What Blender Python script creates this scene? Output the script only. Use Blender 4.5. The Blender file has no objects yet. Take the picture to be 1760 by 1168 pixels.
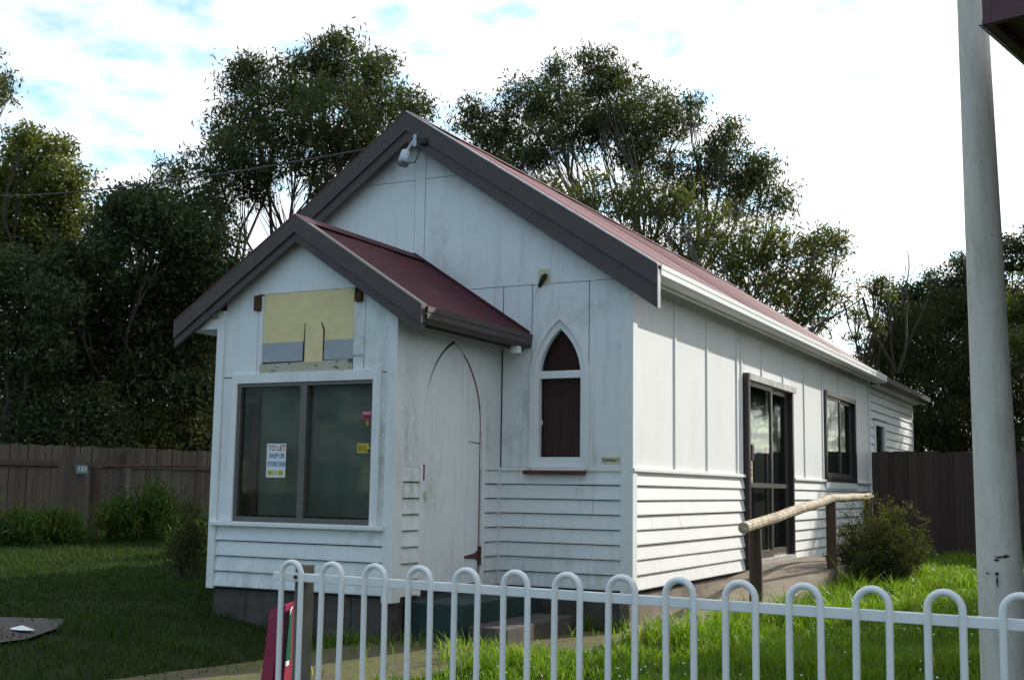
import bpy, math, random
import numpy as np
from mathutils import Vector, Matrix

SC = bpy.context.scene
COL = SC.collection
RNG = np.random.default_rng(7)
random.seed(7)

# ------------------------------------------------------------------ camera
CAM = Vector((3.9801, -10.0327, 0.8852))
YAW, PITCH, ROLL, FPX = 0.4779, 0.1241, 0.0150, 2053.4
fw = Vector((-math.sin(YAW) * math.cos(PITCH), math.cos(YAW) * math.cos(PITCH), math.sin(PITCH)))
r0 = Vector((math.cos(YAW), math.sin(YAW), 0)); u0 = r0.cross(fw)
rt = math.cos(ROLL) * r0 + math.sin(ROLL) * u0
up = -math.sin(ROLL) * r0 + math.cos(ROLL) * u0
cd = bpy.data.cameras.new('camera'); co = bpy.data.objects.new('camera', cd); COL.objects.link(co)
cd.sensor_width = 36; cd.lens = 36 * FPX / 1760; cd.clip_end = 2000; cd.clip_start = 0.05
co.matrix_world = Matrix(((rt.x, up.x, -fw.x, CAM.x), (rt.y, up.y, -fw.y, CAM.y), (rt.z, up.z, -fw.z, CAM.z), (0, 0, 0, 1)))
SC.camera = co

# ------------------------------------------------------------------ sun, sky, exposure
SUN = Vector((0.40, 0.917, 0.545)).normalized()
el = math.asin(SUN.z); az = math.atan2(SUN.x, SUN.y)
w = bpy.data.worlds.new('World'); SC.world = w; w.use_nodes = True
nt = w.node_tree; nt.nodes.clear()
def N(t, **k):
    n = nt.nodes.new(t)
    for a, b in k.items(): setattr(n, a, b)
    return n
out = N('ShaderNodeOutputWorld'); bg = N('ShaderNodeBackground'); sky = N('ShaderNodeTexSky')
sky.sky_type = 'NISHITA'; sky.sun_disc = False; sky.sun_elevation = el; sky.sun_rotation = az
sky.air_density = 1.0; sky.dust_density = 0.4; sky.ozone_density = 2.0
bg.inputs['Strength'].default_value = 0.15
tc = N('ShaderNodeTexCoord'); sep = N('ShaderNodeSeparateXYZ'); nt.links.new(tc.outputs['Generated'], sep.inputs[0])
zz = N('ShaderNodeMath', operation='MAXIMUM'); nt.links.new(sep.outputs['Z'], zz.inputs[0]); zz.inputs[1].default_value = 0.02
za = N('ShaderNodeMath', operation='ADD'); nt.links.new(zz.outputs[0], za.inputs[0]); za.inputs[1].default_value = 0.12
dx = N('ShaderNodeMath', operation='DIVIDE'); nt.links.new(sep.outputs['X'], dx.inputs[0]); nt.links.new(za.outputs[0], dx.inputs[1])
dy = N('ShaderNodeMath', operation='DIVIDE'); nt.links.new(sep.outputs['Y'], dy.inputs[0]); nt.links.new(za.outputs[0], dy.inputs[1])
cb = N('ShaderNodeCombineXYZ'); nt.links.new(dx.outputs[0], cb.inputs[0]); nt.links.new(dy.outputs[0], cb.inputs[1])
n1 = N('ShaderNodeTexNoise'); n1.inputs['Scale'].default_value = 7.0; n1.inputs['Detail'].default_value = 6; n1.inputs['Roughness'].default_value = 0.55
nt.links.new(cb.outputs[0], n1.inputs['Vector'])
cr = N('ShaderNodeValToRGB'); cr.color_ramp.elements[0].position = 0.34; cr.color_ramp.elements[0].color = (0.10, 0.10, 0.10, 1)
cr.color_ramp.elements[1].position = 0.53; cr.color_ramp.elements[1].color = (1, 1, 1, 1)
nt.links.new(n1.outputs['Fac'], cr.inputs['Fac'])
mx = N('ShaderNodeMixRGB'); nt.links.new(cr.outputs['Color'], mx.inputs['Fac'])
sm = N('ShaderNodeMixRGB', blend_type='MULTIPLY'); sm.inputs['Fac'].default_value = 1.0; nt.links.new(sky.outputs['Color'], sm.inputs['Color1']); sm.inputs['Color2'].default_value = (1.75, 1.95, 1.75, 1); nt.links.new(sm.outputs['Color'], mx.inputs['Color1']); 
vd = N('ShaderNodeVectorMath', operation='DOT_PRODUCT'); nt.links.new(tc.outputs['Generated'], vd.inputs[0]); vd.inputs[1].default_value = SUN
ma = N('ShaderNodeMath', operation='MULTIPLY_ADD'); nt.links.new(vd.outputs['Value'], ma.inputs[0]); ma.inputs[1].default_value = 0.5; ma.inputs[2].default_value = 0.5
mp = N('ShaderNodeMath', operation='POWER'); nt.links.new(ma.outputs[0], mp.inputs[0]); mp.inputs[1].default_value = 1.5
cm = N('ShaderNodeMixRGB'); nt.links.new(mp.outputs[0], cm.inputs['Fac']); cm.inputs['Color1'].default_value = (1.7, 2.8, 4.1, 1); cm.inputs['Color2'].default_value = (9.6, 9.5, 9.3, 1)   # clouds: brighter towards the sun
nt.links.new(cm.outputs['Color'], mx.inputs['Color2'])
nt.links.new(mx.outputs['Color'], bg.inputs['Color']); nt.links.new(bg.outputs[0], out.inputs['Surface'])
sl = bpy.data.lights.new('sun', 'SUN'); sl.energy = 5.0; sl.angle = math.radians(0.6); sl.color = (1.0, 0.95, 0.87)
so = bpy.data.objects.new('sun', sl); COL.objects.link(so); so.location = (20, 40, 30)
so.rotation_euler = (-SUN).to_track_quat('-Z', 'Y').to_euler()
SC.view_settings.view_transform = 'Standard'; SC.view_settings.look = 'None'
SC.view_settings.exposure = 0.14; SC.view_settings.gamma = 1.0

# ------------------------------------------------------------------ helpers
def P(px, py, d):
    """a world point d metres deep along the photograph's pixel ray"""
    return CAM + d * (fw + rt * ((px - 880) / FPX) + up * ((584 - py) / FPX))

def gz(x, y):
    z = -0.36 + 0.02 * np.clip(y, 0, 14)
    z = z - 0.03 * np.clip(-2 - y, 0, 6)
    z = z + 0.18 * np.clip((-2.0 - x) / 1.5, 0, 1)
    return z

def wpos(o):
    v = Vector((0, 0, 0))
    while o is not None:
        v += o.location; o = o.parent
    return v

def tag(o, label=None, cat=None, group=None, kind=None):
    if label: o['label'] = label
    if cat: o['category'] = cat
    if group: o['group'] = group
    if kind: o['kind'] = kind
    return o

def thing(name, loc, label, cat, group=None):
    o = bpy.data.objects.new(name, None); COL.objects.link(o); o.location = loc; o.empty_display_size = 0.2
    return tag(o, label, cat, group)

def link(name, me, parent=None, loc=(0, 0, 0), rot=None, material=None):
    o = bpy.data.objects.new(name, me); COL.objects.link(o); o.location = loc
    if rot: o.rotation_euler = rot
    if parent: o.parent = parent
    if material and len(me.materials) == 0: me.materials.append(material)
    return o

class MB:
    def __init__(s): s.v = []; s.f = []
    def add(s, vs, fs):
        b = len(s.v); s.v += [tuple(v) for v in vs]; s.f += [tuple(b + i for i in f) for f in fs]; return s
    def box(s, a, b):
        x0, y0, z0 = [min(a[i], b[i]) for i in range(3)]; x1, y1, z1 = [max(a[i], b[i]) for i in range(3)]
        return s.add([(x0,y0,z0),(x1,y0,z0),(x1,y1,z0),(x0,y1,z0),(x0,y0,z1),(x1,y0,z1),(x1,y1,z1),(x0,y1,z1)],
                     [(0,3,2,1),(4,5,6,7),(0,1,5,4),(1,2,6,5),(2,3,7,6),(3,0,4,7)])
    def prism(s, poly, pl, n0, n1):
        """polygon (u,v) in plane pl extruded between n0 and n1 along the plane's normal"""
        O, U, V, Nn = pl; k = len(poly)
        ar = sum(poly[i][0] * poly[(i+1) % k][1] - poly[(i+1) % k][0] * poly[i][1] for i in range(k))
        if (ar < 0) != (U.cross(V).dot(Nn) < 0): poly = poly[::-1]
        vs = [O + U*u + V*v + Nn*n0 for u, v in poly] + [O + U*u + V*v + Nn*n1 for u, v in poly]
        fs = [tuple(range(k))[::-1], tuple(range(k, 2*k))] + [(i, (i+1) % k, k + (i+1) % k, k + i) for i in range(k)]
        return s.add(vs, fs)
    def rect(s, pl, u0, u1, v0, v1, n0, n1):
        return s.prism([(u0,v0),(u1,v0),(u1,v1),(u0,v1)], pl, n0, n1)
    def tube(s, pts, rad, seg=8, cap=True):
        pts = [Vector(p) for p in pts]
        if not hasattr(rad, '__len__'): rad = [rad] * len(pts)
        t0 = (pts[1] - pts[0]).normalized(); a = Vector((0, 0, 1)) if abs(t0.z) < 0.9 else Vector((1, 0, 0))
        n = t0.cross(a).normalized(); b = len(s.v)
        for i, p in enumerate(pts):
            t = (pts[min(i+1, len(pts)-1)] - pts[max(i-1, 0)])
            t = t.normalized() if t.length > 1e-9 else t0
            n = (n - t * n.dot(t)); n = n.normalized() if n.length > 1e-6 else t.orthogonal().normalized()
            m = t.cross(n)
            for j in range(seg):
                an = 2 * math.pi * j / seg
                s.v.append(tuple(p + (n * math.cos(an) + m * math.sin(an)) * rad[i]))
        for i in range(len(pts) - 1):
            for j in range(seg):
                s.f.append((b + i*seg + j, b + i*seg + (j+1) % seg, b + (i+1)*seg + (j+1) % seg, b + (i+1)*seg + j))
        if cap:
            s.f.append(tuple(b + j for j in range(seg))[::-1]); e = b + (len(pts)-1) * seg
            s.f.append(tuple(e + j for j in range(seg)))
        return s
    def mesh(s, name, mat, org=(0, 0, 0), smooth=False):
        o = Vector(org); me = bpy.data.meshes.new(name)
        me.from_pydata([(v[0]-o.x, v[1]-o.y, v[2]-o.z) for v in s.v], [], s.f); me.update()
        if smooth: me.polygons.foreach_set('use_smooth', [True] * len(me.polygons))
        if mat: me.materials.append(mat)
        return me
    def build(s, name, mat, parent=None, loc=None, smooth=False, bevel=0):
        org = wpos(parent) if parent else Vector(loc if loc is not None else (0, 0, 0))
        o = bpy.data.objects.new(name, s.mesh(name, mat, org, smooth)); COL.objects.link(o)
        if parent: o.parent = parent
        else: o.location = org
        if bevel:
            m = o.modifiers.new('bevel', 'BEVEL'); m.width = bevel; m.segments = 2; m.limit_method = 'ANGLE'
        return o

def quads_mesh(name, V, mat, k=4, tint=None):
    """mesh of separate k-gons from an array (n*k,3)"""
    V = np.ascontiguousarray(V, dtype=np.float32); nv = len(V); nf = nv // k
    me = bpy.data.meshes.new(name)
    me.vertices.add(nv); me.vertices.foreach_set('co', V.ravel())
    me.loops.add(nv); me.loops.foreach_set('vertex_index', np.arange(nv, dtype=np.int32))
    me.polygons.add(nf); me.polygons.foreach_set('loop_start', np.arange(0, nv, k, dtype=np.int32))
    me.update(calc_edges=True)
    if tint is not None:
        at = me.attributes.new('tint', 'FLOAT', 'FACE'); at.data.foreach_set('value', np.asarray(tint, dtype=np.float32))
    me.materials.append(mat); return me

# ------------------------------------------------------------------ materials
class MT:
    def __init__(s, name):
        s.m = bpy.data.materials.new(name); s.m.use_nodes = True; s.t = s.m.node_tree
        s.p = s.t.nodes['Principled BSDF']; s.o = s.t.nodes['Material Output']
        s.geo = s.t.nodes.new('ShaderNodeNewGeometry'); s.vec = s.geo.outputs['Position']
    def n(s, t, **k):
        n = s.t.nodes.new(t)
        for a, b in k.items(): setattr(n, a, b)
        return n
    def l(s, a, b): s.t.links.new(a, b)
    def noise(s, scale, detail=4, rough=0.55, stretch=None):
        n = s.n('ShaderNodeTexNoise'); n.inputs['Scale'].default_value = scale; n.inputs['Detail'].default_value = detail; n.inputs['Roughness'].default_value = rough
        if stretch:
            mp = s.n('ShaderNodeMapping'); mp.inputs['Scale'].default_value = stretch; s.l(s.vec, mp.inputs['Vector']); s.l(mp.outputs[0], n.inputs['Vector'])
        else: s.l(s.vec, n.inputs['Vector'])
        return n.outputs['Fac']
    def ramp(s, fac, a, b, ca=(0,0,0,1), cb=(1,1,1,1)):
        r = s.n('ShaderNodeValToRGB'); e = r.color_ramp.elements
        e[0].position = a; e[1].position = b; e[0].color = ca; e[1].color = cb; s.l(fac, r.inputs['Fac']); return r.outputs['Color']
    def mix(s, fac, c1, c2, mode='MIX'):
        m = s.n('ShaderNodeMixRGB', blend_type=mode)
        for sock, v in (('Fac', fac), ('Color1', c1), ('Color2', c2)):
            if isinstance(v, (int, float)): m.inputs[sock].default_value = v
            elif isinstance(v, (tuple, list)): m.inputs[sock].default_value = (*v[:3], 1)
            else: s.l(v, m.inputs[sock])
        return m.outputs['Color']
    def mul(s, a, k):
        m = s.n('ShaderNodeMath', operation='MULTIPLY'); s.l(a, m.inputs[0])
        if isinstance(k, (int, float)): m.inputs[1].default_value = k
        else: s.l(k, m.inputs[1])
        return m.outputs[0]
    def bump(s, h, st=0.3, d=0.01):
        b = s.n('ShaderNodeBump'); b.inputs['Strength'].default_value = st; b.inputs['Distance'].default_value = d
        s.l(h, b.inputs['Height']); s.l(b.outputs[0], s.p.inputs['Normal'])
    def fin(s, color, rough=0.6, metal=0, spec=0.5):
        if isinstance(color, (tuple, list)): s.p.inputs['Base Color'].default_value = (*color[:3], 1)
        else: s.l(color, s.p.inputs['Base Color'])
        s.p.inputs['Roughness'].default_value = rough; s.p.inputs['Metallic'].default_value = metal
        s.p.inputs['Specular IOR Level'].default_value = spec
        return s.m

def simple(name, c, rough=0.6, var=0.25, scale=14, metal=0, spec=0.4, bump=0.0, stretch=None):
    t = MT(name); f = t.noise(scale, 5, 0.6, stretch)
    d = tuple(x * (1 - var) for x in c[:3]); b = tuple(min(1, x * (1 + var * 0.6)) for x in c[:3])
    col = t.mix(t.ramp(f, 0.3, 0.7), d, b)
    if bump: t.bump(f, bump, 0.01)
    return t.fin(col, rough, metal, spec)

def white_paint(name, base=(0.79, 0.80, 0.80), dirt=0.45, mould=0.8):
    t = MT(name)
    c = t.mix(t.ramp(t.noise(2.6, 6, 0.7), 0.35, 0.75), base, tuple(x * 0.94 for x in base))
    st = t.ramp(t.noise(7.0, 6, 0.65, (2.2, 2.2, 0.16)), 0.54, 0.78)
    c = t.mix(t.mul(st, dirt), c, (0.42, 0.41, 0.35))
    mo = t.mul(t.ramp(t.noise(0.9, 5, 0.6), 0.50, 0.66), t.ramp(t.noise(7, 7, 0.8, (1.4, 1.4, 0.6)), 0.40, 0.68))
    c = t.mix(t.mul(mo, mould), c, (0.24, 0.26, 0.18))
    sx = t.n('ShaderNodeSeparateXYZ'); t.l(t.vec, sx.inputs[0])
    low = t.ramp(sx.outputs['Z'], 0.0, 0.45, (1, 1, 1, 1), (0, 0, 0, 1))
    c = t.mix(t.mul(t.mul(low, t.ramp(t.noise(9, 6, 0.75, (1, 1, 0.5)), 0.40, 0.66)), dirt * 1.1), c, (0.30, 0.28, 0.21))
    ck = t.ramp(t.noise(46, 4, 0.75, (1.6, 1.6, 0.5)), 0.69, 0.73)
    c = t.mix(t.mul(ck, 0.55 * min(1, dirt * 2)), c, (0.27, 0.24, 0.2))
    t.bump(t.noise(60, 3), 0.12, 0.004)
    return t.fin(c, 0.55, 0, 0.3)

M = {}
M['white'] = white_paint('white_paint')
M['white_clean'] = white_paint('white_paint_clean', (0.81, 0.81, 0.79), 0.20, 0.10)
M['white_trim'] = white_paint('white_trim_paint', (0.80, 0.805, 0.80), 0.30, 0.25)
M['brown'] = simple('dark_brown_paint', (0.074, 0.054, 0.050), 0.5, 0.2, 9, bump=0.05)
M['gap'] = simple('dark_gap', (0.03, 0.028, 0.025), 0.9, 0.2)
t = MT('red_iron_roof'); a = t.noise(2.2, 6, 0.7); b = t.noise(6, 5, 0.7, (0.5, 3.0, 0.5))
c = t.mix(t.ramp(a, 0.35, 0.7), (0.115, 0.019, 0.021), (0.165, 0.036, 0.036)); c = t.mix(t.mul(t.ramp(b, 0.5, 0.75), 0.5), c, (0.30, 0.14, 0.12))
c = t.mix(t.mul(t.ramp(t.noise(14, 5, 0.7), 0.58, 0.72), 0.4), c, (0.045, 0.015, 0.015))
M['roof'] = t.fin(c, 0.5, 0, 0.45)
t = MT('dark_red_iron_roof'); a = t.noise(2.2, 6, 0.7)
c = t.mix(t.ramp(a, 0.35, 0.7), (0.045, 0.008, 0.013), (0.075, 0.014, 0.020)); c = t.mix(t.mul(t.ramp(t.noise(14, 5, 0.7), 0.6, 0.75), 0.4), c, (0.14, 0.07, 0.07))
M['roof_porch'] = t.fin(c, 0.6, 0, 0.25)
M['galv'] = simple('weathered_flashing', (0.55, 0.53, 0.52), 0.4, 0.35, 8, 0.3)
M['bronze'] = simple('bronze_aluminium', (0.14, 0.125, 0.11), 0.4, 0.15, 20, 0.4)
M['bronze_dark'] = simple('dark_bronze_aluminium', (0.045, 0.034, 0.032), 0.4, 0.15, 20, 0.3)
M['red_wood'] = simple('red_brown_timber', (0.10, 0.028, 0.022), 0.6, 0.3, 14)
M['raw_wood'] = simple('bare_timber', (0.20, 0.095, 0.065), 0.8, 0.3, 20)
M['yellow'] = simple('faded_cream_yellow_paint', (0.78, 0.63, 0.34), 0.7, 0.10, 6)
M['greyblue'] = simple('grey_blue_paint', (0.38, 0.40, 0.43), 0.7, 0.12, 6)
t = MT('flaking_timber_strip'); f = t.ramp(t.noise(22, 5, 0.7, (0.4, 1, 1.2)), 0.56, 0.62)
M['flaking'] = t.fin(t.mix(f, t.mix(t.noise(9), (0.42, 0.38, 0.28), (0.52, 0.48, 0.38)), (0.05, 0.04, 0.03)), 0.85)
M['rust'] = simple('rusty_steel', (0.09, 0.04, 0.022), 0.85, 0.5, 30)
M['cream'] = simple('cream_plastic', (0.62, 0.57, 0.40), 0.5, 0.08, 12)
M['black'] = simple('black_plastic', (0.012, 0.012, 0.012), 0.5, 0.1)
M['curtain_green'] = simple('grey_green_blind', (0.165, 0.168, 0.135), 0.9, 0.25, 2.2, stretch=(1, 1, 0.6))
M['curtain_brown'] = simple('brown_curtain', (0.10, 0.05, 0.04), 0.9, 0.3, 8, stretch=(6, 6, 0.3))
M['curtain_maroon'] = simple('maroon_curtain', (0.105, 0.036, 0.036), 0.9, 0.3, 6, stretch=(6, 6, 0.3))
M['curtain_dark'] = simple('dark_grey_curtain', (0.085, 0.098, 0.092), 0.9, 0.3, 5, stretch=(6, 6, 0.3))
t = MT('window_glass'); fr = t.n('ShaderNodeFresnel'); fr.inputs['IOR'].default_value = 1.28
tr = t.n('ShaderNodeBsdfTransparent'); tr.inputs['Color'].default_value = (0.86, 0.90, 0.88, 1); gl = t.n('ShaderNodeBsdfGlossy'); gl.inputs['Roughness'].default_value = 0.04
ms = t.n('ShaderNodeMixShader'); t.l(t.mul(fr.outputs[0], 0.6), ms.inputs[0]); t.l(tr.outputs[0], ms.inputs[1]); t.l(gl.outputs[0], ms.inputs[2])
bb = t.n('ShaderNodeBump'); bb.inputs['Strength'].default_value = 0.15; bb.inputs['Distance'].default_value = 0.01; t.l(t.noise(2.5, 2), bb.inputs['Height']); t.l(bb.outputs[0], gl.inputs['Normal'])
t.l(ms.outputs[0], t.o.inputs['Surface']); M['glass'] = t.m
t = MT('concrete'); a = t.noise(3, 7, 0.65); b = t.noise(40, 4, 0.7); c = t.mix(t.ramp(a, 0.3, 0.7), (0.15, 0.115, 0.080), (0.27, 0.215, 0.155)); c = t.mix(t.mul(t.ramp(b, 0.5, 0.7), 0.3), c, (0.10, 0.09, 0.07)); t.bump(b, 0.4, 0.01)
c = t.mix(t.mul(t.ramp(t.noise(1.1, 7, 0.75), 0.48, 0.62), 0.75), c, (0.055, 0.048, 0.030)); M['concrete'] = t.fin(c, 0.9)
t = MT('mossy_concrete_path'); a = t.noise(3.2, 9, 0.78); b = t.noise(34, 6, 0.8); c = t.mix(t.ramp(a, 0.43, 0.56), (0.15, 0.115, 0.070), (0.165, 0.165, 0.032))
c = t.mix(t.mul(t.ramp(t.noise(11, 8, 0.8), 0.48, 0.60), 0.7), c, (0.085, 0.072, 0.038)); c = t.mix(t.mul(t.ramp(b, 0.52, 0.62), 0.6), c, (0.045, 0.040, 0.024)); c = t.mix(t.mul(t.ramp(t.noise(60, 3, 0.6), 0.66, 0.70), 0.6), c, (0.33, 0.29, 0.20)); t.bump(b, 0.9, 0.03)
M['path'] = t.fin(c, 0.95)
M['block'] = simple('grey_brown_block', (0.085, 0.070, 0.062), 0.9, 0.3, 9, bump=0.3)
M['green_step'] = simple('dark_green_paint', (0.012, 0.035, 0.033), 0.6, 0.3, 7)
t = MT('soil_under_grass'); a = t.noise(1.5, 7, 0.7); M['ground'] = t.fin(t.mix(t.ramp(a, 0.35, 0.65), (0.018, 0.026, 0.009), (0.025, 0.036, 0.010)), 1.0, 0, 0.1)
def leafmat(name, c1, c2, trans=0.35, rough=0.5, spec=0.35, accent=(0.15, 0.105, 0.03), tm=(1.4, 1.35, 0.6)):
    t = MT(name); at = t.n('ShaderNodeAttribute', attribute_name='tint')
    r = t.n('ShaderNodeValToRGB'); e = r.color_ramp.elements; e[0].position = 0.0; e[0].color = (*c1, 1); e[1].position = 0.86; e[1].color = (*c2, 1); k = e.new(0.97); k.color = (*accent, 1)
    t.l(at.outputs['Fac'], r.inputs['Fac']); c = r.outputs['Color']; t.fin(c, rough, 0, spec)
    tl = t.n('ShaderNodeBsdfTranslucent'); t.l(t.mix(1.0, c, tm, 'MULTIPLY'), tl.inputs['Color'])
    ms = t.n('ShaderNodeMixShader'); ms.inputs[0].default_value = trans
    t.l(t.p.outputs[0], ms.inputs[1]); t.l(tl.outputs[0], ms.inputs[2]); t.l(ms.outputs[0], t.o.inputs['Surface']); return t.m
M['leaf_dark'] = leafmat('dark_tree_leaf', (0.022, 0.038, 0.016), (0.060, 0.080, 0.030), 0.25, 0.6, 0.2)
M['leaf_gum'] = leafmat('gum_leaf', (0.024, 0.042, 0.018), (0.090, 0.105, 0.036), 0.38, 0.55, 0.25, tm=(1.2, 1.3, 0.6))
M['leaf_olive'] = leafmat('olive_leaf', (0.050, 0.070, 0.018), (0.135, 0.150, 0.036), 0.42, 0.55, 0.25)
M['leaf_cypress'] = leafmat('cypress_leaf', (0.020, 0.034, 0.014), (0.062, 0.066, 0.022), 0.18, 0.75, 0.12)
M['leaf_shrub'] = leafmat('shrub_leaf', (0.032, 0.046, 0.014), (0.110, 0.120, 0.034), 0.35, 0.7, 0.15)
M['leaf_weed'] = leafmat('weed_leaf', (0.022, 0.055, 0.010), (0.070, 0.130, 0.020), 0.45, 0.6, 0.2)
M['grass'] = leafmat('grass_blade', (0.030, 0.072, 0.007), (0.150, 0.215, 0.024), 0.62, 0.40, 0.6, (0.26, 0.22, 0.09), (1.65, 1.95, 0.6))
M['grass_shade'] = leafmat('shade_darkened_grass', (0.014, 0.034, 0.007), (0.045, 0.080, 0.014), 0.4, 0.6, 0.2, (0.09, 0.075, 0.03))  # darker copy of the lawn grass, left lawn's shade put into its colour
M['bark'] = simple('grey_brown_bark', (0.085, 0.068, 0.052), 0.95, 0.4, 8, bump=0.5, stretch=(2, 2, 0.4))
M['bark_pale'] = simple('pale_gum_bark', (0.16, 0.14, 0.12), 0.9, 0.4, 6, bump=0.3, stretch=(2, 2, 0.4))
t = MT('weathered_paling'); oi = t.n('ShaderNodeObjectInfo'); g = t.noise(10, 6, 0.7, (5, 5, 0.35))
c = t.mix(oi.outputs['Random'], (0.085, 0.066, 0.054), (0.145, 0.115, 0.092)); c = t.mix(t.mul(t.ramp(g, 0.45, 0.7), 0.6), c, (0.045, 0.036, 0.030)); t.bump(g, 0.4, 0.01)
M['paling'] = t.fin(c, 0.95, 0, 0.15)
t = MT('dark_paling'); oi = t.n('ShaderNodeObjectInfo'); g = t.noise(10, 6, 0.7, (5, 5, 0.35))
c = t.mix(oi.outputs['Random'], (0.060, 0.040, 0.036), (0.085, 0.058, 0.050)); c = t.mix(t.mul(t.ramp(g, 0.45, 0.7), 0.4), c, (0.045, 0.034, 0.032)); t.bump(g, 0.4, 0.01)
M['paling_dark'] = t.fin(c, 0.95, 0, 0.15)
t = MT('peeled_log'); g = t.noise(12, 6, 0.75, (1, 1, 1)); c = t.mix(t.ramp(g, 0.42, 0.58), (0.56, 0.48, 0.34), (0.27, 0.19, 0.11)); c = t.mix(t.mul(t.ramp(t.noise(26, 4), 0.54, 0.64), 0.8), c, (0.14, 0.09, 0.05)); t.bump(g, 0.5, 0.02)
M['log'] = t.fin(c, 0.8)
M['post_dark'] = simple('dark_treated_post', (0.070, 0.045, 0.030), 0.9, 0.35, 9, bump=0.4, stretch=(4, 4, 0.4))
t = MT('white_powder_coat'); sp = t.ramp(t.noise(34, 5, 0.75), 0.70, 0.74); c = t.mix(t.noise(6, 4), (0.80, 0.79, 0.77), (0.87, 0.86, 0.84)); c = t.mix(t.mul(sp, 0.7), c, (0.25, 0.12, 0.06)); M['coat'] = t.fin(c, 0.35, 0, 0.5)
M['steel_post'] = simple('weathered_grey_post', (0.17, 0.155, 0.125), 0.7, 0.2, 12)
t = MT('old_white_pole_paint'); a = t.noise(5, 6, 0.7, (1, 1, 0.3)); c = t.mix(t.ramp(a, 0.3, 0.75), (0.76, 0.70, 0.62), (0.60, 0.52, 0.44))
sp = t.ramp(t.noise(24, 6, 0.8, (1, 1, 0.8)), 0.61, 0.68); c = t.mix(t.mul(sp, 0.55), c, (0.12, 0.055, 0.03)); c = t.mix(t.mul(t.ramp(t.noise(9, 6, 0.75, (1.5, 1.5, 0.22)), 0.48, 0.70), 0.38), c, (0.25, 0.2, 0.13)); t.bump(a, 0.1, 0.01)
M['pole'] = t.fin(c, 0.6)
M['maroon'] = simple('maroon_paint', (0.095, 0.030, 0.034), 0.4, 0.15, 6)
M['crimson'] = simple('crimson_paint', (0.27, 0.012, 0.06), 0.35, 0.12, 6)
M['sign_green'] = simple('green_print', (0.0, 0.10, 0.05), 0.4, 0.1)
M['paper'] = simple('white_paper', (0.72, 0.74, 0.76), 0.7, 0.03)
M['ink_red'] = simple('red_ink', (0.42, 0.06, 0.04), 0.7, 0.05)
M['ink_blue'] = simple('blue_ink', (0.04, 0.13, 0.30), 0.7, 0.05)
M['ink_yellow'] = simple('yellow_ink', (0.45, 0.40, 0.05), 0.7, 0.05)
M['ink_black'] = simple('black_ink', (0.02, 0.018, 0.012), 0.7, 0.05)
M['sticker_yellow'] = simple('yellow_sticker', (0.55, 0.42, 0.02), 0.5, 0.05)
M['sticker_red'] = simple('red_sticker', (0.42, 0.05, 0.10), 0.5, 0.05)
M['sticker_orange'] = simple('orange_sticker', (0.45, 0.22, 0.03), 0.5, 0.05)
M['lens'] = simple('grey_lens', (0.1, 0.1, 0.1), 0.2, 0.05)
M['pvc'] = simple('pale_grey_housing', (0.50, 0.55, 0.62), 0.4, 0.08)
M['wall_brick'] = simple('cream_render', (0.42, 0.37, 0.30), 0.9, 0.15, 5)
M['wire'] = simple('black_cable', (0.02, 0.02, 0.022), 0.6, 0.1)
M['chain'] = simple('dull_wire_mesh', (0.20, 0.19, 0.17), 0.5, 0.2, 20, 0.5)
M['plate'] = simple('green_grey_plate', (0.16, 0.23, 0.22), 0.5, 0.1)
M['litter'] = simple('white_litter', (0.75, 0.75, 0.75), 0.5, 0.05)

# ------------------------------------------------------------------ planes of the hall
X, Y, Z = Vector((1,0,0)), Vector((0,1,0)), Vector((0,0,1))
FR = (Vector((0,0,0)), X, Z, -Y)            # main front wall
SD = (Vector((0,0,0)), Y, Z, X)             # long side wall
PY0, PX0, PX1 = -1.832, -3.196, -1.334
PF = (Vector((0,PY0,0)), X, Z, -Y)          # porch front
PS = (Vector((PX1,0,0)), Y, Z, X)           # porch side with the door
D = 1.06; EX = D / 8                        # dado height, board exposure
YE, YR = 10.94, 15.5                        # end of the hall, end of the rear room
RX, RZ, SLR, SLL = -2.364, 4.62, 0.655, 0.712
def roofz(x): return RZ - (SLR * (x - RX) if x > RX else SLL * (RX - x))

# ------------------------------------------------------------------ ground
g = np.concatenate([-np.geomspace(260, 14, 24), np.linspace(-13, 9, 89), np.geomspace(10, 260, 24)])
gy = np.concatenate([-np.geomspace(200, 13, 14), np.linspace(-12, 18, 121), np.geomspace(19, 300, 24)])
XX, YY = np.meshgrid(g, gy); ZZ = gz(XX, YY) + 0.012 * np.sin(XX * 2.1 + 1.3 * np.sin(YY * 1.7)) * np.cos(YY * 1.9)
nx = len(g); vs = np.stack([XX, YY, ZZ], -1).reshape(-1, 3)
idx = np.arange(len(vs)).reshape(len(gy), nx)
fs = np.stack([idx[:-1,:-1], idx[:-1,1:], idx[1:,1:], idx[1:,:-1]], -1).reshape(-1, 4)
me = bpy.data.meshes.new('ground'); me.from_pydata(vs.tolist(), [], fs.tolist()); me.materials.append(M['ground'])
tag(link('ground', me), kind='structure')

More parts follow.
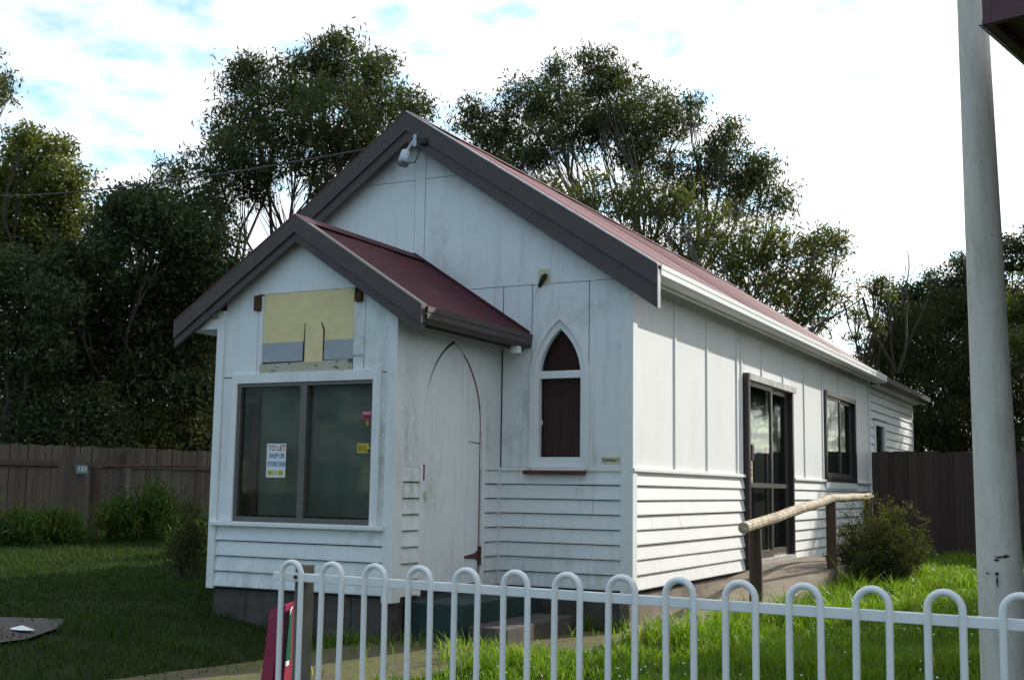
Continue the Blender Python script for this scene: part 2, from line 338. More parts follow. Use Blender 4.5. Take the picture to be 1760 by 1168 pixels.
# concrete ramp up to the side door and the mossy path at its foot
RXO = 0.95
def ramp_z(y): return -0.40 + (y + 1.1) * 0.0885 if y < 4.0 else 0.0515
b = MB(); ys = [-1.1, 0.0, 1.0, 2.0, 3.0, 4.0, 6.3]
for i in range(len(ys) - 1):
    y0, y1 = ys[i], ys[i+1]; z0, z1 = ramp_z(y0), ramp_z(y1)
    wdt = lambda y: -0.50 * min(1.0, max(0.0, (1.2 - y) / 2.3))
    j = 0.015 * math.sin(i * 2.3) + wdt(y0); k = 0.015 * math.sin((i + 1) * 2.3) + wdt(y1)
    b.add([(0.0,y0,z0),(RXO+j,y0,z0),(RXO+k,y1,z1),(0.0,y1,z1),(0.0,y0,-0.7),(RXO+j,y0,-0.7),(RXO+k,y1,-0.7),(0.0,y1,-0.7)],
          [(0,1,2,3),(1,5,6,2)] + ([(0,4,5,1)] if i == 0 else []) + ([(3,2,6,7)] if i == len(ys)-2 else []))
tag(b.build('concrete_ramp', M['concrete']), kind='structure')
PATH = [(0.45,-1.0),(0.35,-1.3),(0.0,-1.8),(-0.15,-2.4),(-0.32,-3.3),(-0.5,-4.3),(-0.8,-6.5),(-2.8,-6.5),(-2.15,-4.4),(-1.85,-3.5),(-1.62,-2.6),(-1.45,-1.9),(-1.25,-0.2),(0.0,-0.1),(0.0,-0.6)]
def ramped(poly, dz):
    return [(x, y, float(gz(np.float64(x), np.float64(y))) + dz) for x, y in poly]
import bmesh
def sheet(name, poly, dz, mat, cuts=5):
    bm = bmesh.new(); f = bm.faces.new([bm.verts.new((x, y, 0)) for x, y in poly])
    bmesh.ops.triangulate(bm, faces=bm.faces[:]); bmesh.ops.subdivide_edges(bm, edges=bm.edges[:], cuts=cuts, use_grid_fill=True)
    for v in bm.verts:
        v.co.z = float(gz(np.float64(v.co.x), np.float64(v.co.y))) + 0.012 * math.sin(v.co.x * 2.1 + 1.3 * math.sin(v.co.y * 1.7)) * math.cos(v.co.y * 1.9) + dz
    bm.normal_update()
    for f in bm.faces:
        if f.normal.z < 0: f.normal_flip()
    me = bpy.data.meshes.new(name); bm.to_mesh(me); bm.free(); me.materials.append(mat)
    return tag(link(name, me), kind='structure')
sheet('path', PATH, 0.022, M['path'])
SLAB = [(-3.25,-4.4),(-3.2,-3.75),(-3.35,-3.3),(-3.6,-3.05),(-4.3,-3.2),(-4.8,-3.9),(-4.2,-4.7)]
sheet('concrete_slab', SLAB, 0.03, M['block'], 3)

# ------------------------------------------------------------------ the hall
H = thing('timber_hall', (RX, 0.0, 0.0), 'old white timber hall with red iron roof, gabled porch and pointed window', 'hall')
def part(name, b, mat, parent=H, **k): return b.build(name, M[mat], parent, **k)
def panel(pl, poly, mat='white', n0=0.0, n1=0.014, name='wall_panel', parent=H): return part(name, MB().prism(poly, pl, n0, n1), mat, parent)
def rect(pl, u0, u1, v0, v1, n0, n1, name, mat, parent=H, bevel=0): return part(name, MB().rect(pl, u0, u1, v0, v1, n0, n1), mat, parent, bevel=bevel)
G = 0.003   # half the open joint between two sheets
def pan(pl, u0, u1, v0, v1, mat='white', n1=0.014): return panel(pl, [(u0+G,v0+G),(u1-G,v0+G),(u1-G,v1-G),(u0+G,v1-G)], mat, 0.0, n1)

board_cache = {}
def board(pl, u0, u1, v0, mat='white', h=EX, parent=H):
    """one lapped weatherboard, now and then butted from two lengths"""
    if u1 - u0 > 1.0 and random.random() < 0.35:
        um = round(u0 + (u1 - u0) * random.choice((0.22, 0.35, 0.5, 0.65, 0.78)), 2)
        board(pl, u0, um - 0.0015, v0, mat, h, parent); u0 = um + 0.0015
    O, U, V, Nn = pl; L = u1 - u0; key = (round(L, 3), tuple(U), mat, round(h, 3))
    if key not in board_cache:
        prof = [(0.010, -0.004), (0.008, 0.030), (0.018, 0.031), (h - 0.001, 0.011), (h - 0.001, -0.004)]
        b = MB(); vs = [U*0 + V*v + Nn*n for v, n in prof] + [U*L + V*v + Nn*n for v, n in prof]; k = len(prof)
        flip = U.cross(V).dot(Nn) < 0
        fs = [tuple(range(k)), tuple(range(k, 2*k))[::-1]] + [(i, k+i, k+(i+1) % k, (i+1) % k) for i in range(k)]
        if not flip: fs = [f[::-1] for f in fs]
        b.add(vs, fs); board_cache[key] = b.mesh('weatherboard', M[mat])
    return link('weatherboard', board_cache[key], parent, (O + U*u0 + V*v0 + Nn*random.uniform(-0.002, 0.002)) - wpos(parent), (random.uniform(-.0012,.0012), random.uniform(-.0012,.0012), 0))

# gothic arch outline: half width a, springing height s, apex height t
def arch(uc, a, s, tt, v0, n=10, fullness=1.0):
    h = tt - s; R = (a*a + h*h) / (2*a); pts = []
    th = math.asin(min(1, h / R))
    for i in range(n + 1):
        an = th * i / n; pts.append((uc + a - R + R*math.cos(an), s + R*math.sin(an)))
    right = [(uc + a, v0)] + pts; left = [(2*uc - u, v) for u, v in pts[::-1][1:]] + [(uc - a, v0)]
    return right, left        # right side bottom to apex, left side apex to bottom

# ---- main front wall: lining, boards, sheets
wb = MB()
wx0, wx1 = -0.985, -0.412; wc, wa = (wx0 + wx1) / 2, (wx1 - wx0) / 2
WV0, WS, WT = 1.075, 1.93, 2.485
def half_spandrels(u0, u1, v0, v1, R_, L_):
    """two concave polygons filling rect minus the arch"""
    uc = R_[-1][0]; rightp = [(u1, v0), (u1, v1), (uc, v1)] + R_[::-1]; leftp = [(u0, v0)] + L_[::-1] + [R_[-1], (uc, v1), (u0, v1)]
    return rightp, leftp
Ro, Lo = arch(wc, wa - 0.02, WS, WT - 0.02, 1.05)
rp, lp = half_spandrels(PX1, 0.0, 1.05, 2.9, Ro, Lo)
for poly in (rp, lp): wb.prism(poly, FR, -0.03, 0.0)
wb.rect(FR, PX1, 0.0, -0.02, 1.05, -0.03, 0.0)
wb.prism([(-4.62, 2.9), (0, 2.9), (0, roofz(0) - 0.1), (RX, RZ - 0.1), (-4.62, roofz(-4.62) - 0.1)], FR, -0.03, 0.0)
wb.rect(FR, -4.62, PX1, -0.02, 2.9, -0.03, 0.0)
part('front_wall', wb, 'gap')
for i in range(8):
    board(FR, PX1 + 0.005, -0.085, i * EX)
rect(FR, PX1, -0.083, D - 0.004, D + 0.03, 0.0, 0.032, 'dado_rail', 'white_trim', bevel=0.006)
rect(FR, -0.085, 0.0, -0.01, 3.0, 0.0, 0.034, 'corner_board', 'white_trim')
rect(SD, -0.034, 0.07, -0.01, 3.0, 0.001, 0.033, 'corner_board', 'white_clean')
HL, HU = 2.81, 3.97
# sheets: left strip, sheet behind the window, right sheet
pan(FR, -2.1, -1.31, 2.2, HL); pan(FR, -1.305, -1.0, D + 0.03, HL)
Rt, Lt = arch(wc, wa - 0.012, WS, WT - 0.012, D + 0.03)
rp, lp = half_spandrels(-0.994, -0.415, D + 0.033, HL - G, Rt, Lt)
rp = [(u, v) for u, v in rp]; panel(FR, rp); panel(FR, lp)
pan(FR, -0.409, -0.085, D + 0.03, HL)
# gable sheets
def gpoly(u0, u1, v0, v1):
    """rectangle clipped under the roof"""
    pts = []
    us = sorted(set([u0, u1] + ([RX] if u0 < RX < u1 else [])))
    top = []
    for u in us: top.append((u, min(v1, roofz(u) - 0.11)))
    # where the flat top meets the slope
    for sgn, sl in ((1, SLR), (-1, SLL)):
        uu = RX + sgn * (RZ - 0.11 - v1) / sl
        if RZ - 0.11 > v1 and u0 < uu < u1: top.append((uu, v1))
    top = sorted(set(top))
    bot = [(u0, v0), (u1, v0)]
    if top[0][1] < v0:
        uu = RX - (RZ - 0.11 - v0) / SLL; bot[0] = (uu, v0); top = [q for q in top if q[0] > uu]
    if top[-1][1] < v0:
        uu = RX + (RZ - 0.11 - v0) / SLR; bot[1] = (uu, v0); top = [q for q in top if q[0] < uu]
    return bot + top[::-1]
panel(FR, gpoly(-4.6, -2.337, HL + G, HU - G)); panel(FR, gpoly(-2.211, -0.0, HL + G, HU - G))
rect(FR, -2.331, -2.217, HL + G, 4.5, 0.0, 0.017, 'wall_panel', 'white')
panel(FR, gpoly(-3.6, -2.337, HU + G, 4.7)); panel(FR, gpoly(-2.211, -1.2, HU + G, 4.7))

# ---- pointed window in the front wall
W = part('pointed_window', MB().prism([(wx0+.06, WV0+.06), (wx1-.06, WV0+.06), (wx1-.06, 1.93), (wc+.16, 2.26), (wc, 2.42), (wc-.16, 2.26), (wx0+.06, 1.93)], FR, -0.10, -0.085), 'curtain_maroon')
def ring(name, o, i, n0, n1, mat, parent):
    """frame between two arch outlines (each right list + left list)"""
    b = MB(); oo = o[0] + o[1]; ii = i[0] + i[1]; k = len(oo); O, U, V, Nn = FR
    vs = []
    for ptsx, n in ((oo, n0), (oo, n1), (ii, n1), (ii, n0)): vs += [O + U*u + V*v + Nn*n for u, v in ptsx]
    fs = []
    for q in range(4):
        a0, a1 = q * k, ((q + 1) % 4) * k
        fs += [(a0 + j, a0 + j + 1, a1 + j + 1, a1 + j) for j in range(k - 1)]
    fs += [(0, k, 2*k, 3*k), (k-1, 4*k-1, 3*k-1, 2*k-1)]
    b.add(vs, fs); return part(name, b, mat, parent)
A1 = arch(wc, wa + 0.012, WS, WT + 0.012, WV0); A2 = arch(wc, wa - 0.022, WS, WT - 0.025, WV0)
A3 = arch(wc, wa - 0.075, WS, WT - 0.11, WV0 + 0.0)
ring('outer_moulding', A1, A2, -0.005, 0.048, 'white_trim', W)
ring('frame', arch(wc, wa - 0.02, WS, WT - 0.022, WV0), A3, -0.04, 0.026, 'white_trim', W)
gu0, gu1 = wc - wa + 0.07, wc + wa - 0.07
rect(FR, gu0, gu1, 1.915, 1.97, -0.03, 0.012, 'transom', 'white_trim', W)
rect(FR, gu0, gu1, 1.97, 1.985, -0.03, -0.002, 'transom_bead', 'white_trim', W)
rect(FR, gu0, gu1, 1.10, 1.185, -0.03, 0.018, 'bottom_rail', 'white_trim', W)
rect(FR, wx0 + 0.02, wx1 - 0.02, 1.062, 1.10, -0.03, 0.05, 'sill', 'white_trim', W)
rect(FR, -1.043, -0.433, 1.025, 1.062, -0.0, 0.085, 'sill_board', 'red_wood', W, bevel=0.004)
rect(FR, gu0, gu1, 1.18, 1.92, -0.032, -0.028, 'pane', 'glass', W)
Ri, Li = arch(wc, wa - 0.07, WS, WT - 0.10, 1.97)
part('pane', MB().prism(Ri + Li[1:], FR, -0.032, -0.028), 'glass', W)

# cable hole with cream backing patch
rect(FR, -0.94, -0.81, 2.80, 2.955, 0.0, 0.017, 'patch', 'cream')
ph = MB(); ph.tube([(-0.925, -0.016, 2.79), (-0.89, -0.045, 2.83), (-0.865, -0.045, 2.875), (-0.845, -0.03, 2.90)], [0.016, 0.022, 0.030, 0.012], 7); part('broken_vent', ph, 'gap', smooth=True)
ph = MB(); ph.tube([(-0.925, -0.02, 2.80), (-0.965, -0.025, 2.74), (-0.985, -0.022, 2.6), (-0.99, -0.02, 2.3), (-0.992, -0.02, 2.05)], 0.005, 5); part('old_wire', ph, 'white')

# ---- long side wall
DY0, DY1, DZ0, DZ1 = 3.50, 5.70, 0.075, 2.235
WY0, WY1, WZ0, WZ1 = 7.576, 9.70, 1.085, 2.366
wb = MB()
for a in ((0, DY0, -0.05, 3.0), (DY0, DY1, DZ1, 3.0), (DY0, DY1, -0.05, DZ0), (DY1, WY0, -0.05, 3.0), (WY0, WY1, WZ1, 3.0), (WY0, WY1, -0.05, WZ0), (WY1, YE, -0.05, 3.0), (YE, YR, -0.3, 2.78)):
    wb.rect(SD, *a, -0.03, 0.0)
part('side_wall', wb, 'gap')
for i in range(8):
    z = i * EX
    board(SD, 0.071, DY0 - 0.05, z, 'white_clean'); board(SD, DY1 + 0.02, YE - 0.06, z, 'white_clean')
for u0, u1 in ((0.0, DY0 - 0.05), (DY1 + 0.02, WY0 - 0.02), (WY1 + 0.02, YE - 0.04)):
    rect(SD, u0 if u0 else -0.036, u1, D - 0.004, D + 0.032, 0.0, 0.048, 'dado_rail', 'white_clean', bevel=0.006)
bat = [0.07, 1.115, 2.12, 3.20, 3.38]
for i in range(4): pan(SD, bat[i], bat[i+1], D + 0.03, 2.98, 'white_clean')
pan(SD, 3.38, DY0, D + 0.03, 2.98, 'white_clean')
tops = [DY0, 4.25, 5.25, DY1]
for i in range(3): pan(SD, tops[i], tops[i+1], DZ1 + 0.02, 2.98, 'white_clean')
pan(SD, DY1, 6.36, D + 0.03, 2.98, 'white_clean'); pan(SD, 6.36, WY0, D + 0.03, 2.98, 'white_clean')
pan(SD, WY0, 8.54, WZ1, 2.98, 'white_clean'); pan(SD, 8.54, WY1, WZ1, 2.98, 'white_clean'); pan(SD, WY1, YE, D + 0.03, 2.98, 'white_clean')
for y, z0 in ((1.115, D), (2.12, D), (3.20, D), (3.38, D), (4.25, DZ1), (5.25, DZ1), (6.36, D), (7.45, D), (8.54, WZ1), (9.77, D)):
    rect(SD, y - 0.021, y + 0.021, z0 + 0.034, 2.975, 0.0, 0.030, 'batten', 'white_clean', bevel=0.003)
rect(SD, YE - 0.05, YE + 0.04, -0.02, 2.97, 0.0, 0.036, 'corner_board', 'white_clean')
# rear room
nb = 17
for i in range(nb):
    z = 0.3 + i * 0.145
    if 1.5 < z + 0.07 and z < 2.16:
        board(SD, YE + 0.042, 11.33, z, 'white_clean', 0.145); board(SD, 12.36, YR - 0.05, z, 'white_clean', 0.145)
    else: board(SD, YE + 0.042, YR - 0.05, z, 'white_clean', 0.145)
rect(SD, YR - 0.05, YR + 0.02, -0.05, 2.78, 0.0, 0.034, 'corner_board', 'white_clean')
RW = rect(SD, 11.40, 12.28, 1.40, 2.12, -0.02, 0.004, 'rear_window', 'curtain_dark')
for a in ((11.33, 11.42, 1.38, 2.18), (12.26, 12.36, 1.38, 2.18), (11.42, 12.26, 2.09, 2.18), (11.42, 12.26, 1.38, 1.46)):
    rect(SD, *a, -0.01, 0.045, 'frame', 'white_trim', RW)
rect(SD, 11.42, 12.26, 1.46, 2.09, 0.010, 0.014, 'pane', 'glass', RW)
rect(SD, 11.30, 12.40, 2.18, 2.20, 0.0, 0.06, 'head_flashing', 'red_wood', RW)

# ---- sliding door
SDR = rect(SD, DY0 + 0.03, DY1 - 0.03, DZ0 + 0.02, DZ1 - 0.02, -0.16, -0.15, 'sliding_door', 'curtain_dark')
part('door_jamb', MB().rect(SD, DY0 - 0.05, DY0 + 0.02, DZ0 - 0.02, DZ1 + 0.03, -0.16, 0.085), 'bronze_dark', SDR)
part('door_jamb', MB().rect(SD, DY1 - 0.05, DY1 + 0.02, DZ0 - 0.02, DZ1 + 0.03, -0.16, 0.035), 'bronze_dark', SDR)
part('door_head', MB().rect(SD, DY0 + 0.02, DY1 + 0.02, DZ1 - 0.04, DZ1 + 0.035, -0.16, 0.075), 'galv', SDR)
part('door_sill', MB().rect(SD, DY0 + 0.02, DY1 - 0.05, DZ0 - 0.03, DZ0 + 0.03, -0.16, 0.06), 'galv', SDR)
def sash(u0, u1, v0, v1, n0, wd, mids, parent, mat='bronze'):
    n1 = n0 + 0.03
    S = rect(SD, u0, u0 + wd, v0, v1, n0, n1, 'sash', mat, parent)
    rect(SD, u1 - wd, u1, v0, v1, n0, n1, 'stile', mat, S); rect(SD, u0 + wd, u1 - wd, v1 - wd, v1, n0, n1, 'rail', mat, S); rect(SD, u0 + wd, u1 - wd, v0, v0 + wd * 1.6, n0, n1, 'rail', mat, S)
    for m in mids: rect(SD, u0 + wd, u1 - wd, m - 0.028, m + 0.028, n0 + 0.002, n1 + 0.006, 'rail', mat, S)
    rect(SD, u0 + wd - 0.004, u1 - wd + 0.004, v0 + wd, v1 - wd, n0 + 0.012, n0 + 0.016, 'pane', 'glass', S)
    return S
sash(DY0 + 0.02, 4.68, DZ0 + 0.03, DZ1 - 0.04, 0.0, 0.06, [0.975], SDR)
sash(4.62, DY1 - 0.05, DZ0 + 0.03, DZ1 - 0.04, -0.06, 0.06, [0.975], SDR)
rect(SD, 3.62, 3.72, 1.26, 1.45, 0.03, 0.07, 'door_handle', 'black', SDR, bevel=0.012)

# ---- sliding window on the side wall
SW = rect(SD, WY0 + 0.02, WY1 - 0.02, WZ0 + 0.02, WZ1 - 0.02, -0.13, -0.12, 'sliding_window', 'curtain_dark')
for nm, a in (('jamb', (WY0 - 0.02, WY0 + 0.05, WZ0 - 0.02, WZ1 + 0.03)), ('jamb', (WY1 - 0.05, WY1 + 0.02, WZ0 - 0.02, WZ1 + 0.03)), ('head', (WY0 + 0.05, WY1 - 0.05, WZ1 - 0.04, WZ1 + 0.03)), ('sill', (WY0 + 0.05, WY1 - 0.05, WZ0 - 0.02, WZ0 + 0.04))):
    rect(SD, *a, -0.13, 0.05 if nm != 'head' else 0.056, nm, 'bronze_dark' if nm != 'head' else 'bronze', SW)
sash(WY0 + 0.05, 8.62, WZ0 + 0.04, WZ1 - 0.04, 0.0, 0.045, [], SW); sash(8.54, WY1 - 0.05, WZ0 + 0.04, WZ1 - 0.04, -0.05, 0.045, [], SW)
rect(SD, WY0 - 0.03, WY1 + 0.03, WZ0 - 0.12, WZ0 - 0.022, 0.027, 0.042, 'apron', 'white_clean', SW)

# ---- hidden far walls so that the hall is closed
b = MB(); b.box((-4.64, 0.0, -0.4), (-4.60, YR, 2.95)); part('far_side_wall', b, 'white')
b = MB(); b.box((-4.6, YR - 0.03, -0.4), (0.0, YR, 2.75)); part('rear_wall', b, 'white')
b = MB(); b.prism([(-4.6, 2.6), (0, 2.6), (0, roofz(0) - 0.15), (RX, RZ - 0.15), (-4.6, roofz(-4.6) - 0.15)], (Vector((0, YE, 0)), X, Z, Y), 0.0, 0.03); part('rear_gable', b, 'white')
# foundations
def blocks(pl, u0, u1, v0, v1, wd=0.40):
    n = max(1, round((u1 - u0) / wd)); s = (u1 - u0) / n
    for i in range(n): rect(pl, u0 + i*s + 0.004, u0 + (i+1)*s - 0.004, v0, v1, -0.10, -0.02 + random.uniform(-.004, .004), 'foundation_block', 'block')
blocks(FR, PX1 + 0.01, -0.02, -0.5, -0.012)
rect(SD, -0.02, YE, -0.5, -0.008, -0.10, -0.001, 'plinth', 'concrete')
rect(SD, YE, YR, -0.5, 0.31, -0.10, -0.001, 'plinth', 'block')

# ---- roof: corrugated sheets
def corr_sheet(y0, y1, xr, zr, xe, ze, per=0.076, amp=0.009):
    """one corrugated sheet from ridge line (xr,zr) to eave (xe,ze)"""
    n = max(4, int(round((y1 - y0) / per * 6))); rows = 2
    nv = Vector((-(ze - zr), 0, (xe - xr))).normalized()
    if nv.z < 0: nv = -nv
    vs = []
    for j in range(rows):
        t_ = j / (rows - 1)
        for i in range(n + 1):
            y = y0 + (y1 - y0) * i / n; a = amp * math.sin(2 * math.pi * y / per)
            vs.append(Vector((xr + (xe - xr) * t_, y, zr + (ze - zr) * t_)) + nv * a)
    fs = [(i, i + 1, n + 2 + i, n + 1 + i) for i in range(n)]
    if xe > xr: fs = [f[::-1] for f in fs]
    return vs, fs
def roof(y0, y1, xr, zr, eaves, wd=0.76, mat='roof'):
    n = max(1, round((y1 - y0) / wd)); s = (y1 - y0) / n
    for (xe, ze) in eaves:
        for i in range(n):
            lift = 0.006 if i % 2 else 0.0
            v, f = corr_sheet(y0 + i*s - 0.02, y0 + (i+1)*s + 0.02, xr, zr + lift + 0.012, xe, ze + lift + 0.012)
            part('roof_sheet', MB().add(v, f), mat, smooth=True)
FY = -0.14
XE, ZE = 0.30, roofz(0.30); XL, ZL = -4.85, roofz(-4.85)
roof(FY, YE + 0.15, RX, RZ, [(XE, ZE), (XL, ZL)])
b = MB()
for s_, sl in ((1, SLR), (-1, SLL)):
    b.add([(RX, FY - 0.01, RZ + 0.045), (RX + s_*0.16, FY - 0.01, RZ + 0.045 - 0.16*sl), (RX + s_*0.16, YE + 0.16, RZ + 0.045 - 0.16*sl), (RX, YE + 0.16, RZ + 0.045)], [(0,1,2,3) if s_ > 0 else (3,2,1,0)])
part('ridge_cap', b, 'roof')
# roof underside (lining boards)
b = MB()
b.add([(RX, FY + 0.05, RZ - 0.06), (XE - 0.03, FY + 0.05, ZE - 0.05), (XE - 0.03, YE + 0.1, ZE - 0.05), (RX, YE + 0.1, RZ - 0.06)], [(3,2,1,0)])
b.add([(RX, FY + 0.05, RZ - 0.06), (XL, FY + 0.05, ZL - 0.05), (XL, YE + 0.1, ZL - 0.05), (RX, YE + 0.1, RZ - 0.06)], [(0,1,2,3)])
part('soffit', b, 'white')
# barge boards, two layers with an overlapping upper board
BP = (Vector((0, FY, 0)), X, Z, -Y)
def barge(xr, zr, xe, ze, pl, up_d, lo_d, tail=0.0, name='barge_board', flash='galv'):
    B = part(name, MB().prism([(xr, zr - up_d * 0.9), (xe, ze - up_d * 0.9), (xe, ze - lo_d - tail), (xr, zr - lo_d)], pl, -0.02, 0.018), 'brown')
    part('upper_board', MB().prism([(xr, zr + 0.02), (xe, ze + 0.02), (xe, ze - up_d), (xr, zr - up_d)], pl, -0.02, 0.038), 'brown', B)
    s_ = 1 if xe > xr else -1
    part('flashing', MB().prism([(xr, zr + 0.036), (xe, ze + 0.036), (xe, ze + 0.021), (xr, zr + 0.021)], pl, -0.05, 0.042), flash if s_ > 0 else 'roof', B)
    return B
barge(RX + 0.001, RZ, 0.315, roofz(0.315), BP, 0.17, 0.285, 0.09)
barge(RX - 0.001, RZ, -4.86, roofz(-4.86), BP, 0.17, 0.285)
# white end of the barge, fascia and gutter along the side
part('barge_end', MB().box((0.315, FY - 0.036, roofz(0.315) - 0.37), (0.322, FY + 0.03, roofz(0.315) - 0.02)), 'galv')
part('fascia', MB().box((0.19, FY + 0.03, ZE - 0.13), (0.215, YE + 0.1, ZE + 0.02)), 'white_clean')
def gutter(name, x0, x1, y0, y1, z0, z1, mat, axis='y'):
    prof = [(x0, z0), (x1 - 0.03, z0), (x1 - 0.005, z0 + 0.03), (x1 - 0.005, z0 + 0.075), (x1, z0 + 0.085), (x1, z1), (x1 - 0.012, z1), (x1 - 0.012, z0 + 0.04), (x1 - 0.04, z0 + 0.012), (x0 + 0.01, z0 + 0.012), (x0 + 0.01, z1 - 0.02), (x0, z1 - 0.02)]
    b = MB(); k = len(prof); vs = [(x, y0, z) for x, z in prof] + [(x, y1, z) for x, z in prof]
    b.add(vs, [tuple(range(k)), tuple(range(k, 2*k))[::-1]] + [(i, (i+1) % k, k + (i+1) % k, k + i) for i in range(k)][::1])
    return part(name, b, mat)
gutter('gutter', 0.216, 0.335, FY + 0.031, YE + 0.02, ZE - 0.105, ZE + 0.02, 'white_clean')
# rear room roof
b = MB(); z0 = 2.86
b.add([(0.28, YE + 0.16, z0), (0.28, YR + 0.3, z0), (RX, YR + 0.3, z0 + 0.45), (RX, YE + 0.16, z0 + 0.45), (-4.9, YE + 0.16, z0), (-4.9, YR + 0.3, z0)], [(0,1,2,3), (3,2,5,4)])
part('rear_roof', b, 'roof')
part('rear_fascia', MB().box((0.20, YE + 0.03, 2.72), (0.225, YR + 0.28, 2.855)), 'brown')
gutter('rear_gutter', 0.226, 0.335, YE + 0.03, YR + 0.42, 2.77, 2.885, 'brown')
b = MB(); b.box((0.0, YE + 0.05, 2.74), (0.2, YR + 0.25, 2.76)); part('rear_soffit', b, 'white')

# ------------------------------------------------------------------ porch (part of the same building)
PRX, PRZ = -2.31, 3.168
PSL = 0.658
def pz(x): return PRZ - PSL * abs(x - PRX)
PXE, PXL = -1.02, -3.62
OVY = -1.94
WPX0, WPX1, WPZ0, WPZ1 = -2.953, -1.5285, 0.608, 1.763
b = MB()
for a in ((PX0, WPX0, 0.0, 2.3), (WPX1, PX1, 0.0, 2.3), (WPX0, WPX1, 0.0, WPZ0), (WPX0, WPX1, WPZ1, 2.3)): b.rect(PF, *a, -0.03, 0.0)
b.prism([(PX0, 2.3), (PX1, 2.3), (PX1, pz(PX1) - 0.07), (PRX, PRZ - 0.07), (PX0, pz(PX0) - 0.07)], PF, -0.03, 0.0)
part('porch_front_wall', b, 'gap')
b = MB(); b.rect(PS, PY0, 0.0, 0.0, 2.45, -0.04, 0.0); part('porch_side_wall', b, 'gap')
b = MB(); b.box((PX0, PY0, 0.0), (PX0 + 0.03, 0.0, 2.5)); part('porch_far_wall', b, 'white')
for i in range(4): board(PF, PX0 + 0.07, -1.395, 0.012 + i * 0.131, 'white', 0.131)
rect(PF, PX0 - 0.01, PX0 + 0.068, -0.0, 2.42, -0.01, 0.036, 'corner_board', 'white_trim')
rect(PF, -1.393, PX1 + 0.0, -0.03, 2.45, -0.01, 0.036, 'corner_board', 'white_trim')
rect(PS, PY0 - 0.036, PY0 + 0.10, -0.03, 2.40, 0.001, 0.034, 'corner_board', 'white_trim')
rect(PF, PX0 + 0.02, -1.38, 0.535, 0.575, 0.0, 0.07, 'window_sill', 'white_trim', bevel=0.008)
# sheets on the porch front
pan(PF, PX0 + 0.068, WPX0 - 0.05, 0.575, 1.82); pan(PF, WPX1 + 0.07, -1.393, 0.575, 1.82)
pan(PF, WPX0 - 0.05, WPX1 + 0.07, 0.575, WPZ0 - 0.02)
def pgpoly(u0, u1, v0, v1):
    us = sorted(set([u0, u1] + ([PRX] if u0 < PRX < u1 else []))); tp = [(u, min(v1, pz(u) - 0.08)) for u in us]
    return [(u0, v0), (u1, v0)] + tp[::-1]
panel(PF, pgpoly(PX0 + 0.071, -2.77, 1.826, 2.9)); panel(PF, pgpoly(-1.637, -1.396, 1.826, 2.9))
panel(PF, [(-2.764, 1.826), (-2.712, 1.826), (-2.712, 2.53), (-2.764, 2.53)]); panel(PF, [(-1.752, 1.97), (-1.643, 1.97), (-1.643, 2.5), (-1.752, 2.5)])
panel(PF, pgpoly(-2.764, -1.643, 2.546, 3.2)); pan(PF, -1.752, -1.643, 1.823, 1.967)
panel(PF, [(-2.709, 2.113), (-1.755, 2.113), (-1.755, 2.543), (-2.709, 2.543)], 'yellow', 0, 0.012, 'old_sign_panel')
panel(PF, [(-2.709, 1.945), (-2.275, 1.945), (-2.275, 2.113), (-2.709, 2.113)], 'greyblue', 0, 0.0121, 'old_sign_panel')
panel(PF, [(-2.052, 1.945), (-1.755, 1.945), (-1.755, 2.113), (-2.052, 2.113)], 'greyblue', 0, 0.0121, 'old_sign_panel')
panel(PF, [(-2.248, 1.93), (-2.062, 1.93), (-2.062, 2.20), (-2.09, 2.26), (-2.248, 2.26)], 'yellow', 0.0, 0.020, 'old_sign_tab')
panel(PF, [(-2.275, 1.93), (-2.249, 1.93), (-2.243, 2.265), (-2.262, 2.265)], 'rust', 0.0, 0.0135, 'bare_edge')
panel(PF, [(-2.062, 1.93), (-2.052, 1.93), (-2.048, 2.205), (-2.085, 2.275), (-2.091, 2.266), (-2.062, 2.20)], 'rust', 0.0, 0.0135, 'bare_edge')
panel(PF, [(-2.73, 1.828), (-1.755, 1.828), (-1.755, 1.942), (-2.73, 1.93)], 'flaking', 0.0, 0.018, 'bare_timber_strip')
part('sign_bracket', MB().rect(PF, -2.80, -2.735, 2.40, 2.535, 0.0, 0.05), 'rust', bevel=0.008)
part('sign_bracket', MB().rect(PF, -1.735, -1.665, 2.42, 2.50, 0.0, 0.05), 'rust', bevel=0.008)
# shop window
SWN = rect(PF, WPX0 + 0.02, WPX1 - 0.02, WPZ0 + 0.02, WPZ1 - 0.02, -0.16, -0.15, 'shop_window', 'curtain_green')
rect(PF, WPX0 + 0.03, WPX0 + 0.13, WPZ0 + 0.02, WPZ1 - 0.02, -0.148, -0.12, 'curtain', 'curtain_brown', SWN)
for nm, a in (('trim', (WPX0 - 0.062, WPX0 + 0.0, WPZ0 - 0.03, WPZ1 + 0.085)), ('trim', (WPX1 + 0.0, WPX1 + 0.075, WPZ0 - 0.033, WPZ1 + 0.115)), ('trim', (WPX0 + 0.0, WPX1 + 0.0, WPZ1 + 0.0, WPZ1 + 0.085))):
    rect(PF, *a, 0.0, 0.040, nm, 'white_trim', SWN, bevel=0.003)
for nm, a in (('frame', (WPX0, WPX0 + 0.035, WPZ0 - 0.028, WPZ1)), ('frame', (WPX1 - 0.02, WPX1, WPZ0 - 0.028, WPZ1)), ('frame', (WPX0 + 0.035, WPX1 - 0.02, WPZ1 - 0.03, WPZ1)), ('frame', (WPX0 + 0.035, WPX1 - 0.02, WPZ0 - 0.028, WPZ0 + 0.012)), ('mullion', (-2.272, -2.205, WPZ0 + 0.012, WPZ1 - 0.03))):
    rect(PF, *a, -0.15 if nm == 'frame' else -0.04, 0.022, nm, 'bronze', SWN)
